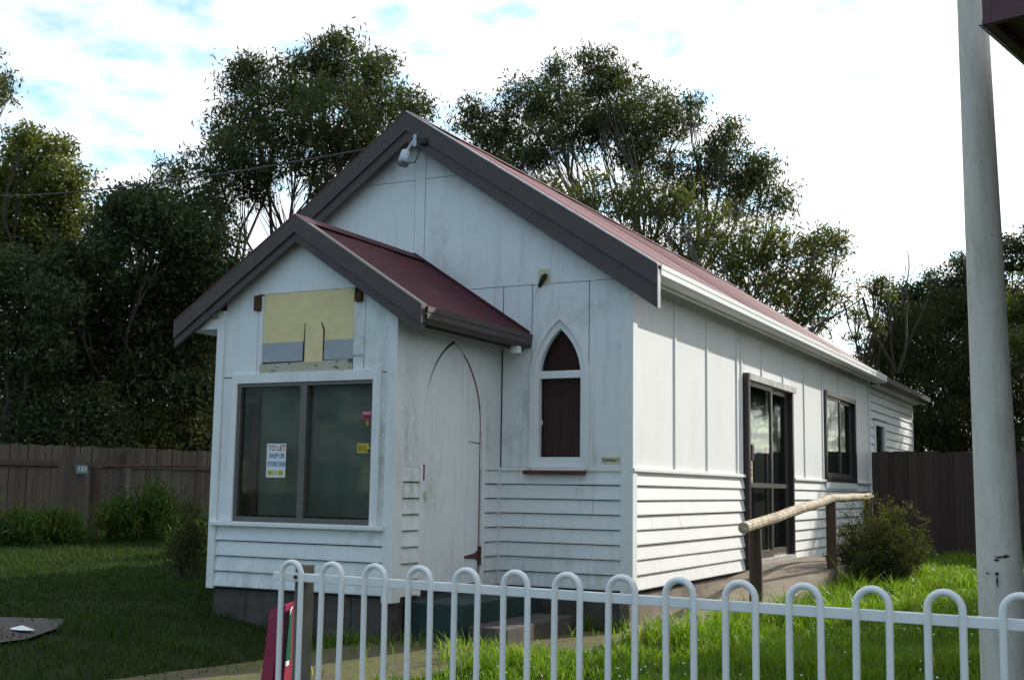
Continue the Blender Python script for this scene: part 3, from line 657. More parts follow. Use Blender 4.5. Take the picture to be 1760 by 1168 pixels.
rect(PF, WPX0 + 0.03, -2.26, WPZ0 + 0.01, WPZ1 - 0.02, -0.012, -0.008, 'pane', 'glass', SWN)
rect(PF, -2.215, WPX1 - 0.015, WPZ0 + 0.01, WPZ1 - 0.02, -0.028, -0.024, 'pane', 'glass', SWN)
# porch side: boards each side of the boarded-up pointed door
DA0, DA1, DAC = -1.40, -0.405, -0.9025
DS, DT = 1.45, 2.17
dR, dL = arch(DAC, (DA1 - DA0) / 2, DS, DT, 0.03)
rp, lp = half_spandrels(PY0 + 0.10, -0.13, D + 0.0, 2.21, [(DA1, D)] + dR[1:], dL[:-1] + [(DA0, D)])
panel(PS, rp, 'white', 0, 0.016); panel(PS, lp, 'white', 0, 0.016)
rect(PS, PY0 + 0.103, -0.13, 2.216, 2.45, 0.0, 0.016, 'wall_panel', 'white')
rect(PS, -0.127, -0.003, D + 0.03, 2.45, 0.0, 0.014, 'wall_panel', 'white')
for i in range(8):
    board(PS, PY0 + 0.105, DA0 - 0.055, i * EX); board(PS, DA1 + 0.085, -0.05, i * EX)
rect(PS, DA0 - 0.055, DA0 - 0.004, 0.0, D, 0.0, 0.024, 'door_trim', 'white_trim'); rect(PS, DA1 + 0.012, DA1 + 0.083, 0.0, D + 0.35, 0.0, 0.030, 'door_trim', 'white_trim')
rect(PS, DA1 + 0.083, -0.0, D, D + 0.028, 0.0, 0.028, 'dado_rail', 'white_trim'); rect(PS, -0.05, 0.0, 0.0, D, 0.0, 0.03, 'corner_bead', 'white_trim')
dR2, dL2 = arch(DAC, (DA1 - DA0) / 2 - 0.006, DS, DT - 0.012, 0.05)
hz = 1.30
up_poly = [q for q in dR2 + dL2[1:] if q[1] > hz]; 
dooru = [(DA1 - 0.006, hz + 0.002)] + up_poly + [(DA0 + 0.006, hz + 0.002)]
DOOR = part('pointed_door', MB().prism([(DA0 + 0.006, 0.05), (DA1 - 0.012, 0.05)] + dR2[1:] + dL2[:-1], PS, 0.0, 0.014), 'white')
part('crack', MB().prism([(-0.63, hz + 0.004), (-0.412, hz - 0.012), (-0.412, hz + 0.0), (-0.63, hz + 0.009)], PS, 0.010, 0.0148), 'gap', DOOR)
lg = arch(DAC, (DA1 - DA0) / 2 + 0.001, DS, DT + 0.002, 0.05)[1]; gp_ = MB()
for i_ in range(0, 7):
    (a0, b0), (a1, b1) = (([(DAC, DT + 0.002)] + lg)[i_], ([(DAC, DT + 0.002)] + lg)[i_ + 1]); w0, w1 = 0.020 * (1 - i_ / 7.5), 0.020 * (1 - (i_ + 1) / 7.5)
    gp_.prism([(a0, b0), (a1, b1), (a1 - w1, b1 + w1 * 0.5), (a0 - w0, b0 + w0 * 0.5)], PS, 0.012, 0.0175)
part('open_gap', gp_, 'gap', DOOR)
# exposed reddish edge on the hinge side
ed = MB(); rr = [(DA1 - 0.003, 0.05)] + [q for q in arch(DAC, (DA1-DA0)/2 - 0.002, DS, DT - 0.01, 0.05)[0][1:-2]]
ed.tube([PS[0] + Y*(u - 0.004) + Z*v + X*0.0150 for u, v in rr], [0.005] + [0.006] * 2 + [0.009] * (len(rr) - 3), 5); part('bare_edge', ed, 'raw_wood', DOOR)
part('hinge', MB().prism([(-0.42, 0.245), (-0.42, 0.335), (-0.47, 0.31), (-0.66, 0.29), (-0.66, 0.27), (-0.47, 0.262)], PS, 0.014, 0.026), 'red_wood', DOOR)
part('hinge_plate', MB().rect(PS, -0.418, -0.385, 0.20, 0.37, 0.014, 0.036), 'rust', DOOR)
part('latch', MB().rect(PS, -1.372, -1.335, 0.80, 0.855, 0.014, 0.028), 'cream', DOOR)
part('keeper', MB().rect(PS, -1.392, -1.375, 0.95, 1.08, 0.014, 0.022), 'raw_wood', DOOR)
# porch foundation
blocks(PF, PX0 + 0.03, PX1 - 0.02, -0.5, -0.005); 
rect(PS, PY0, 0.0, -0.5, -0.005, -0.10, -0.02, 'plinth', 'block')
# porch roof
roof(OVY, -0.005, PRX, PRZ, [(PXE, pz(PXE)), (PXL, pz(PXL))], 0.65, 'roof_porch')
b = MB()
for s_ in (1, -1):
    b.add([(PRX, OVY - 0.01, PRZ + 0.04), (PRX + s_*0.13, OVY - 0.01, PRZ + 0.04 - 0.13*PSL), (PRX + s_*0.13, -0.02, PRZ + 0.04 - 0.13*PSL), (PRX, -0.02, PRZ + 0.04)], [(0,1,2,3) if s_ > 0 else (3,2,1,0)])
part('ridge_cap', b, 'roof_porch')
b = MB()
b.add([(PRX, OVY + 0.04, PRZ - 0.05), (PXE - 0.02, OVY + 0.04, pz(PXE) - 0.04), (PXE - 0.02, 0, pz(PXE) - 0.04), (PRX, 0, PRZ - 0.05)], [(3,2,1,0)])
b.add([(PRX, OVY + 0.04, PRZ - 0.05), (PXL + 0.02, OVY + 0.04, pz(PXL) - 0.04), (PXL + 0.02, 0, pz(PXL) - 0.04), (PRX, 0, PRZ - 0.05)], [(0,1,2,3)])
part('soffit', b, 'white')
# flashing where the porch roof meets the front wall
b = MB(); b.prism([(PRX, PRZ + 0.05), (PXE, pz(PXE) + 0.05), (PXE, pz(PXE) - 0.0), (PRX, PRZ - 0.0)], FR, 0.014, 0.05); b.prism([(PRX, PRZ + 0.05), (PXL, pz(PXL) + 0.05), (PXL, pz(PXL)), (PRX, PRZ)], FR, 0.014, 0.05); part('wall_flashing', b, 'roof_porch')
BPP = (Vector((0, OVY, 0)), X, Z, -Y)
barge(PRX + 0.001, PRZ, PXE + 0.01, pz(PXE + 0.01), BPP, 0.125, 0.205, 0.02, flash='bronze'); barge(PRX - 0.001, PRZ, PXL, pz(PXL), BPP, 0.125, 0.205)
part('fascia', MB().box((-1.115, OVY + 0.02, pz(PXE) - 0.14), (-1.095, -0.016, pz(PXE) + 0.01)), 'brown')
gutter('gutter', -1.094, -0.985, OVY + 0.021, -0.02, pz(PXE) - 0.115, pz(PXE) + 0.015, 'brown')
part('gutter_outlet', MB().box((-1.09, -0.27, pz(PXE) - 0.18), (-1.02, -0.19, pz(PXE) - 0.114)), 'white_trim')
b = MB(); b.box((PX1 + 0.0, PY0, 2.435), (-1.095, 0.0, 2.45)); 
# eave lining between side wall and fascia
part('eave_lining', MB().box((PX1 + 0.035, PY0 - 0.02, pz(PXE) - 0.02), (-1.115, -0.016, pz(PXE) - 0.005)), 'white')
part('rafter_tail', MB().box((PXL + 0.18, OVY + 0.05, pz(PXL) - 0.05), (PX0 - 0.01, OVY + 0.12, pz(PXL) + 0.04)), 'white')

# ------------------------------------------------------------------ things fixed to or near the hall
# floodlight
fl = thing('flood_light', (-2.34, -0.17, 4.31), 'pale grey floodlight with cable fixed under the main gable peak', 'floodlight')
b = MB(); b.tube([(-2.335, -0.195, 4.235), (-2.340, -0.20, 4.22), (-2.348, -0.215, 4.15), (-2.353, -0.225, 4.095)], [0.026, 0.046, 0.052, 0.057], 14); b.build('housing', M['pvc'], fl, smooth=True)
b = MB(); b.tube([(-2.353, -0.225, 4.096), (-2.356, -0.23, 4.07)], [0.058, 0.05], 14); b.build('lens', M['lens'], fl)
b = MB(); b.tube([(-2.25, -0.165, 4.36), (-2.28, -0.18, 4.31), (-2.335, -0.195, 4.225)], 0.014, 7); b.box((-2.27, -0.185, 4.27), (-2.235, -0.158, 4.39)); b.build('bracket', M['pvc'], fl)
b = MB(); b.tube([(-2.33, -0.20, 4.16), (-2.30, -0.2, 4.10), (-2.24, -0.19, 4.10), (-2.21, -0.18, 4.16), (-2.20, -0.17, 4.26)], 0.006, 6); b.build('cord', M['black'], fl)
js = MB(); js.box((-2.19, -0.205, 4.27), (-2.10, -0.158, 4.34)); tag(js.build('cable_junction', M['black'], None, (-2.15, -0.17, 4.30), bevel=0.015), 'small black cable junction box on the main barge board', 'junction box')
# service cable from the left to the gable
cb_ = MB(); A = Vector((-2.28, -0.17, 4.335)); B = P(-80, 334, 30)
pts = [A + (B - A) * (i / 40) - Z * (0.22 * 4 * (i / 40) * (1 - i / 40)) for i in range(41)]
cb_.tube(pts, [0.011] + [0.0115] * 40, 6)
o = cb_.build('overhead_cable', M['wire'], None, A); tag(o, 'thin black service cable sagging from gable peak towards the trees', 'cable')

def textmesh(s, size, mat, pl, u, v, n, name, parent, bold=0.0, sx=1.0):
    cu = bpy.data.curves.new('tmp', 'FONT'); cu.body = s; cu.size = size; cu.align_x = 'CENTER'; cu.align_y = 'CENTER'; cu.offset = bold; cu.extrude = 0.0
    ob = bpy.data.objects.new('tmp', cu); COL.objects.link(ob)
    dg = bpy.context.evaluated_depsgraph_get(); me = bpy.data.meshes.new_from_object(ob.evaluated_get(dg)); bpy.data.objects.remove(ob)
    O, U, V, Nn = pl; org = wpos(parent)
    for vv in me.vertices:
        p_ = O + U * (u + vv.co.x * sx) + V * (v + vv.co.y) + Nn * n; vv.co = p_ - org
    me.materials.clear(); me.materials.append(M[mat]); me.name = name
    return link(name, me, parent)
# posters in the shop window
pt = thing('to_let_poster', (-2.527, PY0 + 0.0, 0.955), 'white To Let poster with red, blue and yellow lettering in left window pane', 'poster')
MB().rect(PF, -2.63, -2.425, 0.955, 1.243, -0.0075, -0.0055).build('sheet', M['paper'], pt)
textmesh('TO LET', 0.066, 'ink_red', PF, -2.522, 1.203, -0.0045, 'lettering', pt, 0.0014, 0.86)
textmesh('SHOP OR', 0.054, 'ink_blue', PF, -2.522, 1.137, -0.0045, 'lettering', pt, 0.0016, 0.72)
textmesh('STORE ONE', 0.054, 'ink_blue', PF, -2.522, 1.067, -0.0045, 'lettering', pt, 0.0016, 0.66)
b = MB()
for u0, u1 in ((-2.612, -2.55), (-2.537, -2.518), (-2.502, -2.448)): b.rect(PF, u0, u1, 0.975, 1.015, -0.0055, -0.0045)
b.build('yellow_line', M['ink_yellow'], pt)
st = thing('warning_sticker', (-1.63, PY0, 1.165), 'yellow and black warning sticker on right window pane', 'sticker')
MB().rect(PF, -1.705, -1.551, 1.163, 1.242, -0.0235, -0.0215).build('sheet', M['sticker_yellow'], st)
b = MB()
for i, (u0, u1) in enumerate(((-1.692, -1.665), (-1.658, -1.648), (-1.642, -1.632), (-1.626, -1.616))): b.rect(PF, u0, u1, 1.176, 1.228, -0.0215, -0.0208)
b.build('print', simple('dull_yellow_print', (0.30, 0.19, 0.02), 0.6, 0.1), st)
b = MB(); b.rect(PF, -1.603, -1.556, 1.170, 1.193, -0.0215, -0.0208); b.prism([(-1.598, 1.236), (-1.585, 1.236), (-1.565, 1.206), (-1.578, 1.206)], PF, -0.0215, -0.0208); b.build('symbol', M['ink_black'], st)
st = thing('red_sticker', (-1.61, PY0, 1.44), 'small red and white sticker high on the right window pane', 'sticker')
MB().rect(PF, -1.672, -1.551, 1.442, 1.508, -0.0235, -0.0215).build('sheet', M['sticker_red'], st)
b = MB(); b.rect(PF, -1.660, -1.560, 1.482, 1.500, -0.0215, -0.0208); b.build('print', simple('pink_print', (0.5, 0.3, 0.36), 0.6, 0.05), st)
b = MB(); b.rect(PF, -1.655, -1.565, 1.452, 1.472, -0.0215, -0.0208); b.build('print', simple('dark_red_print', (0.20, 0.01, 0.03), 0.6, 0.05), st)
b = MB(); b.prism([(-1.622, 1.385), (-1.600, 1.385), (-1.596, 1.42), (-1.611, 1.432), (-1.626, 1.42)], PF, -0.0235, -0.0215)
tag(b.build('orange_sticker', M['sticker_orange'], None, (-1.61, PY0 + 0.02, 1.385)), 'tiny orange sticker just below the red sticker', 'sticker')
en = thing('entrance_sign', (-0.187, -0.014, 1.128), 'small cream Entrance name plate beside the pointed window', 'sign')
MB().rect(FR, -0.282, -0.092, 1.128, 1.188, 0.012, 0.020).build('plate', M['cream'], en)
textmesh('Entrance', 0.046, 'ink_black', FR, -0.187, 1.159, 0.0208, 'lettering', en, 0.0012, 0.95)
nb_ = thing('door_notice', (0.035, 3.67, 0.98), 'tall narrow printed notice with coloured pictures on sliding door', 'notice')
MB().rect(SD, 3.60, 3.75, 0.985, 1.255, 0.030, 0.036).build('sheet', M['cream'], nb_)
for i, c in enumerate(((0.45, 0.10, 0.05), (0.08, 0.22, 0.38), (0.30, 0.16, 0.08), (0.5, 0.38, 0.15))):
    MB().rect(SD, 3.625, 3.725, 1.195 - i * 0.062, 1.24 - i * 0.062, 0.036, 0.038).build('picture', simple('notice_ink_%d' % i, c, 0.6, 0.5, 40), nb_)

# steps at the old porch door
stp = thing('door_step', (-0.85, -0.9, -0.36), 'dark green painted concrete step below the pointed porch door', 'step')
MB().box((PX1 + 0.0, -1.62, -0.5), (-0.78, -0.25, -0.03)).build('upper_step', M['green_step'], stp, bevel=0.012)
MB().box((-0.779, -1.55, -0.5), (-0.42, -0.3, -0.20)).build('lower_step', M['block'], stp, bevel=0.012)

# timber handrail of the ramp
hr = thing('ramp_handrail', (0.9, 3.5, 0.0), 'peeled log handrail on dark timber posts along the concrete ramp', 'handrail')
def log(pts, r, name, mat):
    b = MB(); n = 14; L = []
    for i in range(n + 1):
        f = i / n * (len(pts) - 1); k = min(int(f), len(pts) - 2); q = Vector(pts[k]).lerp(Vector(pts[k+1]), f - k)
        L.append(q + Vector((0.004 * math.sin(i * 1.9), 0, 0.003 * math.sin(i * 0.9 + 1))))
    b.tube(L, [r * (1 + 0.04 * math.sin(i * 2.1)) for i in range(n + 1)], 12); return b.build(name, M[mat], hr, smooth=False)
log([(0.9, 0.43, 0.572), (0.9, 4.0, 0.838)], 0.052, 'sloping_rail', 'log')
log([(0.9, 3.93, 0.836), (0.9, 6.25, 0.858)], 0.047, 'level_rail', 'log')
def post(y, top):
    b = MB(); b.tube([(0.9, y, -0.5), (0.902, y, 0.1), (0.898, y, top)], [0.062, 0.060, 0.057], 10); return b.build('post', M['post_dark'], hr)
post(0.80, 0.56); post(3.92, 0.80); post(6.1, 0.82)

# ------------------------------------------------------------------ hooped steel fence
FA = -0.067; fd = Vector((math.cos(FA), math.sin(FA), 0)); fn = Vector((-math.sin(FA), math.cos(FA), 0)); F0 = Vector((0.808, -5.910, 0))
hf = thing('hoop_top_fence', (2.3, -6.0, -0.5), 'white hoop top tubular steel fence with grey end post', 'fence')
def fz(s): return 0.579 + 0.0087 * s
TS = 0.22; rw = 0.0525; tr_ = 0.0122
b = MB(); pts = [Vector((-rw, 0, -1.05))]
pts += [Vector((-rw, 0, -0.5)), Vector((-rw, 0, -rw))]
for i in range(1, 13):
    an = math.pi * i / 12; pts.append(Vector((-rw * math.cos(an), 0, -rw + rw * math.sin(an))))
pts += [Vector((rw, 0, -0.5)), Vector((rw, 0, -1.05))]
b.tube(pts, tr_, 10); hoop_me = b.mesh('hoop', M['coat'], smooth=True)
for i in range(19):
    s = 0.008 + i * TS; q = F0 + fd * s; o = link('hoop', hoop_me, hf, Vector((q.x, q.y, fz(s) - tr_)) - wpos(hf), (random.uniform(-.004, .004), random.uniform(-.006, .006), FA + random.uniform(-.03, .03)))
def bar(s0, s1, zt, zb, n0, n1, name, mat='coat'):
    b = MB(); vs = []
    for s in (s0, s1):
        for n, zz_ in ((n0, zb), (n1, zb), (n1, zt), (n0, zt)): q = F0 + fd * s + fn * n; vs.append((q.x, q.y, zz_))
    b.add(vs, [(0,1,2,3),(7,6,5,4),(0,4,5,1),(1,5,6,2),(2,6,7,3),(3,7,4,0)]); return b.build(name, M[mat], hf, bevel=0.003)
bar(-0.10, 4.15, 0.522, 0.487, 0.004, 0.030, 'top_rail'); bar(-0.10, 4.15, -0.34, -0.377, 0.004, 0.030, 'bottom_rail')
bar(0.000, 0.066, 0.555, -0.8, 0.032, 0.080, 'end_post', 'steel_post'); bar(2.62 + 0.9, 2.72 + 0.9, 0.57, -0.8, 0.032, 0.095, 'end_post', 'steel_post')
b = MB(); q = F0 + fd * 0.030; b.tube([Vector((q.x, q.y, 0.506)) - fn * 0.004, Vector((q.x, q.y, 0.506)) + fn * 0.02], 0.008, 8); b.build('bolt', M['rust'], hf)

# folding sign board behind the fence post
sg = thing('folding_sign', tuple(P(470, 1150, 6.6) * Vector((1, 1, 0)) if False else (-0.30, -4.75, -0.45)), 'crimson folding sign board with green and white emblem behind fence post', 'sign')
q0 = P(464, 1047, 6.6); q1 = P(484, 1040, 6.5); q2 = P(509, 1033, 6.75)
def signpanel(a, c, name, mat, th=0.02, zb=-0.46, spread=(0, 0)):
    a = Vector(a); c = Vector(c); d_ = (c - a); hn = Vector((-d_.y, d_.x, 0)).normalized(); b = MB(); vs = []
    for q in (a, c):
        for zz_, off in ((q.z, 0), (zb, 1)):
            base = Vector((q.x, q.y, zz_)) + Vector((spread[0], spread[1], 0)) * off
            vs += [base, base + hn * th]
    b.add(vs, [(0,2,6,4),(1,5,7,3),(0,4,5,1),(2,3,7,6),(0,1,3,2),(4,6,7,5)]); return b.build(name, M[mat], sg)
p1 = signpanel(q0, q1, 'panel', 'crimson', spread=(-0.10, 0.03)); p2 = signpanel(q1 + Vector((0.012, 0.02, 0)), q2, 'panel', 'crimson', spread=(-0.02, 0.0))
signpanel(q1 + Vector((0.0, 0.01, -0.03)), q1 + Vector((0.03, 0.04, -0.03)), 'fold', 'gap', spread=(-0.05, 0.0))
hd = (q2 - q1); hd.z = 0; hd.normalize(); hn = Vector((-hd.y, hd.x, 0)); pe = (q1 + Vector((0.012, 0.02, 0)), hd, Z, -hn)
b = MB(); b.prism([(0.028 + 0.05, -0.03), (0.10, -0.02), (0.10, -0.30), (0.022, -0.30), (0.022, -0.13), (0.04, -0.07)], pe, 0.004, 0.007); b.build('emblem', M['sign_green'], sg)
b = MB(); arcp = [(0.018, -0.14), (0.022, -0.10), (0.036, -0.06), (0.062, -0.028), (0.09, -0.012)]
for i in range(4):
    (a, c), (d_, e) = arcp[i], arcp[i+1]; b.prism([(a, c), (d_, e), (d_ + 0.010, e - 0.008), (a + 0.010, c - 0.004)], pe, 0.007, 0.010)
b.rect(pe, 0.016, 0.07, -0.325, -0.30, 0.004, 0.009); b.build('emblem_ring', M['paper'], sg)

# ------------------------------------------------------------------ steel pole and the neighbouring shop's awning
pb_ = Vector((3.455, -4.62, 0)); pz0 = float(gz(np.float64(3.46), np.float64(-4.6)))
pl_ = thing('steel_pole', (3.46, -4.6, pz0), 'tall tapered white painted pole with rust spots behind the fence', 'pole')
top = P(1672, 28, 5.12); mid = P(1691, 415, 5.05); bot = P(1719.5, 1000, 4.98)
dirv = (top - bot); ptsp = [bot + dirv * t_ for t_ in np.linspace(-0.46, 1.9, 12)]
rr = [float(np.interp(t_, [-0.46, 0, 0.62, 1, 1.9], [0.104, 0.0905, 0.0725, 0.061, 0.045])) for t_ in np.linspace(-0.46, 1.9, 12)]
b = MB(); b.tube(ptsp, rr, 28); b.build('shaft', M['pole'], pl_, smooth=True)
b = MB(); q = bot + dirv * 0.045; s_ = (CAM - q); s_.z = 0; s_.normalize(); side = Vector((-s_.y, s_.x, 0))
for da, dz, r1, r2 in ((0.1, 0.0, 0.026, 0.005), (0.30, 0.004, 0.014, 0.006), (-0.12, -0.012, 0.010, 0.006), (-0.55, -0.068, 0.006, 0.005), (-0.12, -0.068, 0.008, 0.007), (-0.12, -0.10, 0.004, 0.024)):
    c_ = q + Z * dz; an0 = da
    for k_ in range(8):
        pass
    nn = (s_ * math.cos(an0) + side * math.sin(an0)); tt_ = nn.cross(Z); cc = c_ + nn * 0.0893; ring_ = [cc + tt_ * (r1 * math.cos(j) * (1 + .25 * math.sin(3 * j))) + Z * (r2 * math.sin(j) * (1 + .3 * math.sin(5 * j))) for j in np.linspace(0, 2 * math.pi, 12, endpoint=False)]
    ring_ = [v - nn * (0.0893 - math.sqrt(max(0.0, 0.0893**2 - ((v - cc).dot(tt_))**2))) + nn * 0.0015 for v in ring_]
    b.add(ring_, [tuple(range(12))])
b.build('rust_patch', M['rust'], pl_)

aw = thing('shop_awning', (5.0, -3.0, -0.45), 'dark maroon edged awning of the neighbouring shop beside the pole', 'awning')
A0 = P(1689, 42, 4.15); ae = Vector((0.22, 0.976, 0)); an_ = Vector((0.976, -0.22, 0)); L_ = 6.5; Wd = 2.6
def awbox(s0, s1, t0, t1, z0, z1, name, mat):
    b = MB(); vs = []
    for zz_ in (z0, z1):
        for s, t_ in ((s0, t0), (s1, t0), (s1, t1), (s0, t1)): q = Vector((A0.x, A0.y, 0)) + ae * s + an_ * t_; vs.append((q.x, q.y, zz_))
    b.add(vs, [(0,1,2,3),(7,6,5,4),(0,4,5,1),(1,5,6,2),(2,6,7,3),(3,7,4,0)]); return b.build(name, M[mat], aw)
awbox(0, L_, 0, 0.03, A0.z, A0.z + 0.26, 'fascia', 'maroon'); awbox(-0.0, 0.03, 0.031, Wd, A0.z, A0.z + 0.26, 'fascia', 'maroon')
awbox(-0.01, L_, -0.012, 0.0, A0.z - 0.004, A0.z + 0.014, 'drip_edge', 'galv')
awbox(0.032, L_, 0.032, Wd, A0.z + 0.03, A0.z + 0.05, 'soffit', 'maroon'); awbox(-0.02, L_, -0.02, Wd, A0.z + 0.262, A0.z + 0.29, 'roof_deck', 'roof')
awbox(-0.6, L_, Wd, Wd + 0.2, -0.6, A0.z + 1.0, 'shop_wall', 'wall_brick')

# ------------------------------------------------------------------ timber paling fences
def paling_fence(name, A, B, top0, top1, mat, label, grp=None, wd=0.105, face=1, rails=True, lap=-0.004):
    A = Vector(A); B = Vector(B); d_ = (B - A); L = d_.length; d_.normalize(); an = math.atan2(d_.y, d_.x); nrm = Vector((d_.y, -d_.x, 0)) * face
    mid_ = (A + B) / 2; root = thing(name, (mid_.x, mid_.y, float(gz(np.float64(mid_.x), np.float64(mid_.y)))), label, 'fence', grp)
    mes = []
    for k in range(5):
        b = MB(); h = 2.3; c_ = random.uniform(-.01, .01); wb_ = wd + lap
        b.add([(-wb_/2, -.008, 0), (wb_/2, -.008, 0), (wb_/2, .008, 0), (-wb_/2, .008, 0), (-wb_/2+c_*.3, -.008, h+c_), (wb_/2+c_*.3, -.008, h-c_), (wb_/2+c_*.3, .008, h-c_), (-wb_/2+c_*.3, .008, h+c_)],
              [(0,3,2,1),(4,5,6,7),(0,1,5,4),(1,2,6,5),(2,3,7,6),(3,0,4,7)])
        mes.append(b.mesh('paling', M[mat]))
    n = int(L / wd)
    for i in range(n):
        q = A + d_ * (wd * (i + .5)); tz = top0 + (top1 - top0) * i / n + random.uniform(-.022, .012)
        link('paling', mes[i % 5], root, Vector((q.x, q.y, tz - 2.3)) + nrm * (random.uniform(-.003, .003) + (0.017 * (i % 2) if lap > 0 else 0)) - wpos(root), (0, random.uniform(-.006, .006) * (0.4 if lap > 0 else 1), an + random.uniform(-.02, .02) * (0.2 if lap > 0 else 1)))
    if rails:
        for dz in (0.33, 1.45):
            b = MB(); vs = []
            for q, tz in ((A, top0), (B, top1)):
                for n0, z0 in ((0.012, -.045), (0.055, -.045), (0.055, .045), (0.012, .045)):
                    r_ = q + nrm * n0; vs.append((r_.x, r_.y, tz - dz + z0))
            b.add(vs, [(0,1,2,3),(7,6,5,4),(0,4,5,1),(1,5,6,2),(2,6,7,3),(3,7,4,0)]); b.build('rail', M[mat], root)
        k = int(L / 2.4)
        for i in range(k + 1):
            q = A + d_ * (L * i / max(1, k)) + nrm * 0.11; tz = top0 + (top1 - top0) * i / max(1, k) - 0.06
            b = MB(); b.box((q.x - .055, q.y - .05, -0.6), (q.x + .055, q.y + .05, tz)); b.build('post', M[mat], root)
    return root
LA = P(-90, 758, 20.6); LB = P(470, 779, 24.6)
paling_fence('paling_fence', (LA.x, LA.y, 0), (LB.x, LB.y, 0), LA.z, LB.z, 'paling', 'weathered grey paling fence with horizontal rails behind the wire gate', face=1)
paling_fence('paling_fence', (0.06, YE + 0.02, 0), (4.4, YE + 0.15, 0), 1.61, 1.60, 'paling_dark', 'dark brown close boarded paling fence joining the hall side wall', wd=0.12, rails=False, lap=0.022)
# short return of palings with house number, gate post
SA = P(103, 783, 20.2); SB = P(152, 784, 20.4)
paling_fence('gate_side_fence', (SA.x, SA.y, 0), (SB.x, SB.y, 0), SA.z, SB.z, 'paling', 'short section of nailed palings beside the wire gate', rails=False)
nrm = (CAM - SB); nrm.z = 0; nrm.normalize()
npc = P(141, 806, 20.2); hn = thing('number_plate', npc + nrm * 0.0, 'small green grey number plate nailed on the palings', 'sign')
sdir = Vector((-nrm.y, nrm.x, 0)); plq = (npc + nrm * 0.03, sdir, Z, nrm)
MB().rect(plq, -0.095, 0.095, -0.07, 0.07, -0.03, 0.0).build('plate', M['plate'], hn)
textmesh('133', 0.11, 'litter', plq, 0.0, 0.0, 0.003, 'lettering', hn, 0.002, 0.85)
gp = MB(); q = P(163, 860, 20.5); gp.box((q.x - .07, q.y - .07, -0.6), (q.x + .07, q.y + .07, P(163, 800, 20.5).z)); tag(gp.build('gate_post', M['post_dark'], None, (q.x, q.y, -0.25), bevel=0.01), 'dark square timber gate post beside the wire gate', 'post')
# chain wire gate
ga, gb = P(172, 800, 20.3), P(338, 795, 20.9); gzb = P(250, 942, 20.5).z
gt = thing('wire_gate', ((ga.x + gb.x) / 2, (ga.y + gb.y) / 2, gzb), 'sagging chain wire gate with rusty tube frame', 'gate')
gdir = Vector((gb.x - ga.x, gb.y - ga.y, 0)); gL = gdir.length; gdir.normalize(); GPl = (Vector((ga.x, ga.y, 0)), gdir, Z, Vector((gdir.y, -gdir.x, 0)))
ztop = ga.z
def gp3(u, v): return GPl[0] + gdir * u + Z * v
b = MB(); b.tube([gp3(0, ztop - .05), gp3(0.08, ztop - .005), gp3(0.2, ztop), gp3(gL, ztop + .03)], 0.018, 7); b.tube([gp3(0, ztop - .04), gp3(0, gzb)], 0.018, 7); b.tube([gp3(gL, ztop + .03), gp3(gL, gzb)], 0.018, 7); b.tube([gp3(0, gzb + .02), gp3(gL, gzb - .03)], 0.02, 7); b.build('gate_frame', M['rust'], gt)
b = MB(); b.tube([gp3(gL * .475, ztop), gp3(gL * .475, gzb)], 0.018, 7); b.build('gate_stile', M['rust'], gt)
b = MB(); sp_ = 0.065; hh = ztop - gzb - 0.05
k = int((gL + hh) / sp_)
for i in range(k):
    u = i * sp_ - hh
    for sg_ in (1, -1):
        a0, a1 = (u, u + hh); z_a, z_b = (gzb + .02, gzb + .02 + hh) if sg_ > 0 else (gzb + .02 + hh, gzb + .02)
        ta = max(0, -a0 / hh) ; tb = min(1, (gL - a0) / hh)
        if tb <= ta: continue
        b.tube([gp3(a0 + hh * ta, z_a + (z_b - z_a) * ta), gp3(a0 + hh * tb, z_a + (z_b - z_a) * tb)], 0.0022, 3, cap=False)
tag(b.build('chain_wire', M['chain'], gt), kind='stuff')
lt = MB(); q = Vector((-3.42, -3.62, float(gz(np.float64(-3.42), np.float64(-3.62))) + 0.036)); lt.add([q + Vector((0.12 * math.cos(a) * (1 + .2 * math.sin(3 * a)), 0.05 * math.sin(a), 0)) for a in np.linspace(0, 6.28, 10, endpoint=False)] + [q + Vector((0.01, 0, 0.03))], [(i, (i + 1) % 10, 10) for i in range(10)] + [tuple(range(10))[::-1]])
tag(lt.build('crumpled_paper', M['litter'], None, q), 'small crumpled white paper lying on the concrete slab', 'litter')

# ------------------------------------------------------------------ vegetation
def unit(n): 
    v = RNG.normal(size=(n, 3)); return v / np.linalg.norm(v, axis=1, keepdims=True)
def leaf_quads(cen, length, width, droop=0.5):
    """rhombic leaves at centres cen"""
    n = len(cen); d_ = unit(n); d_[:, 2] -= droop; d_ /= np.linalg.norm(d_, axis=1, keepdims=True)
    s_ = np.cross(d_, unit(n)); s_ /= np.linalg.norm(s_, axis=1, keepdims=True) + 1e-9
    L = length * RNG.uniform(0.6, 1.3, (n, 1)); Wd_ = width * RNG.uniform(0.7, 1.2, (n, 1))
    a = cen - d_ * L / 2; c_ = cen + d_ * L / 2; m = cen - d_ * L * 0.06
    return np.stack([a, m + s_ * Wd_ / 2, c_, m - s_ * Wd_ / 2], 1).reshape(-1, 3)
def lobe_clusters(c, r, n, shell=0.55):
    u = unit(n); rad = (shell + (1 - shell) * RNG.random((n, 1))) if True else 1
    return np.array(c)[None] + u * rad * np.array(r)[None]
def wob(a, c, n, amp):
    a = Vector(a); c = Vector(c); pts = []; k1 = random.random() * 6; k2 = random.random() * 6
    for i in range(n + 1):
        t_ = i / n; q = a.lerp(c, t_); e = math.sin(math.pi * t_) * amp
        pts.append(q + Vector((e * math.sin(3 * t_ + k1), e * math.sin(4 * t_ + k2), e * 0.3 * math.sin(5 * t_))))
    return pts
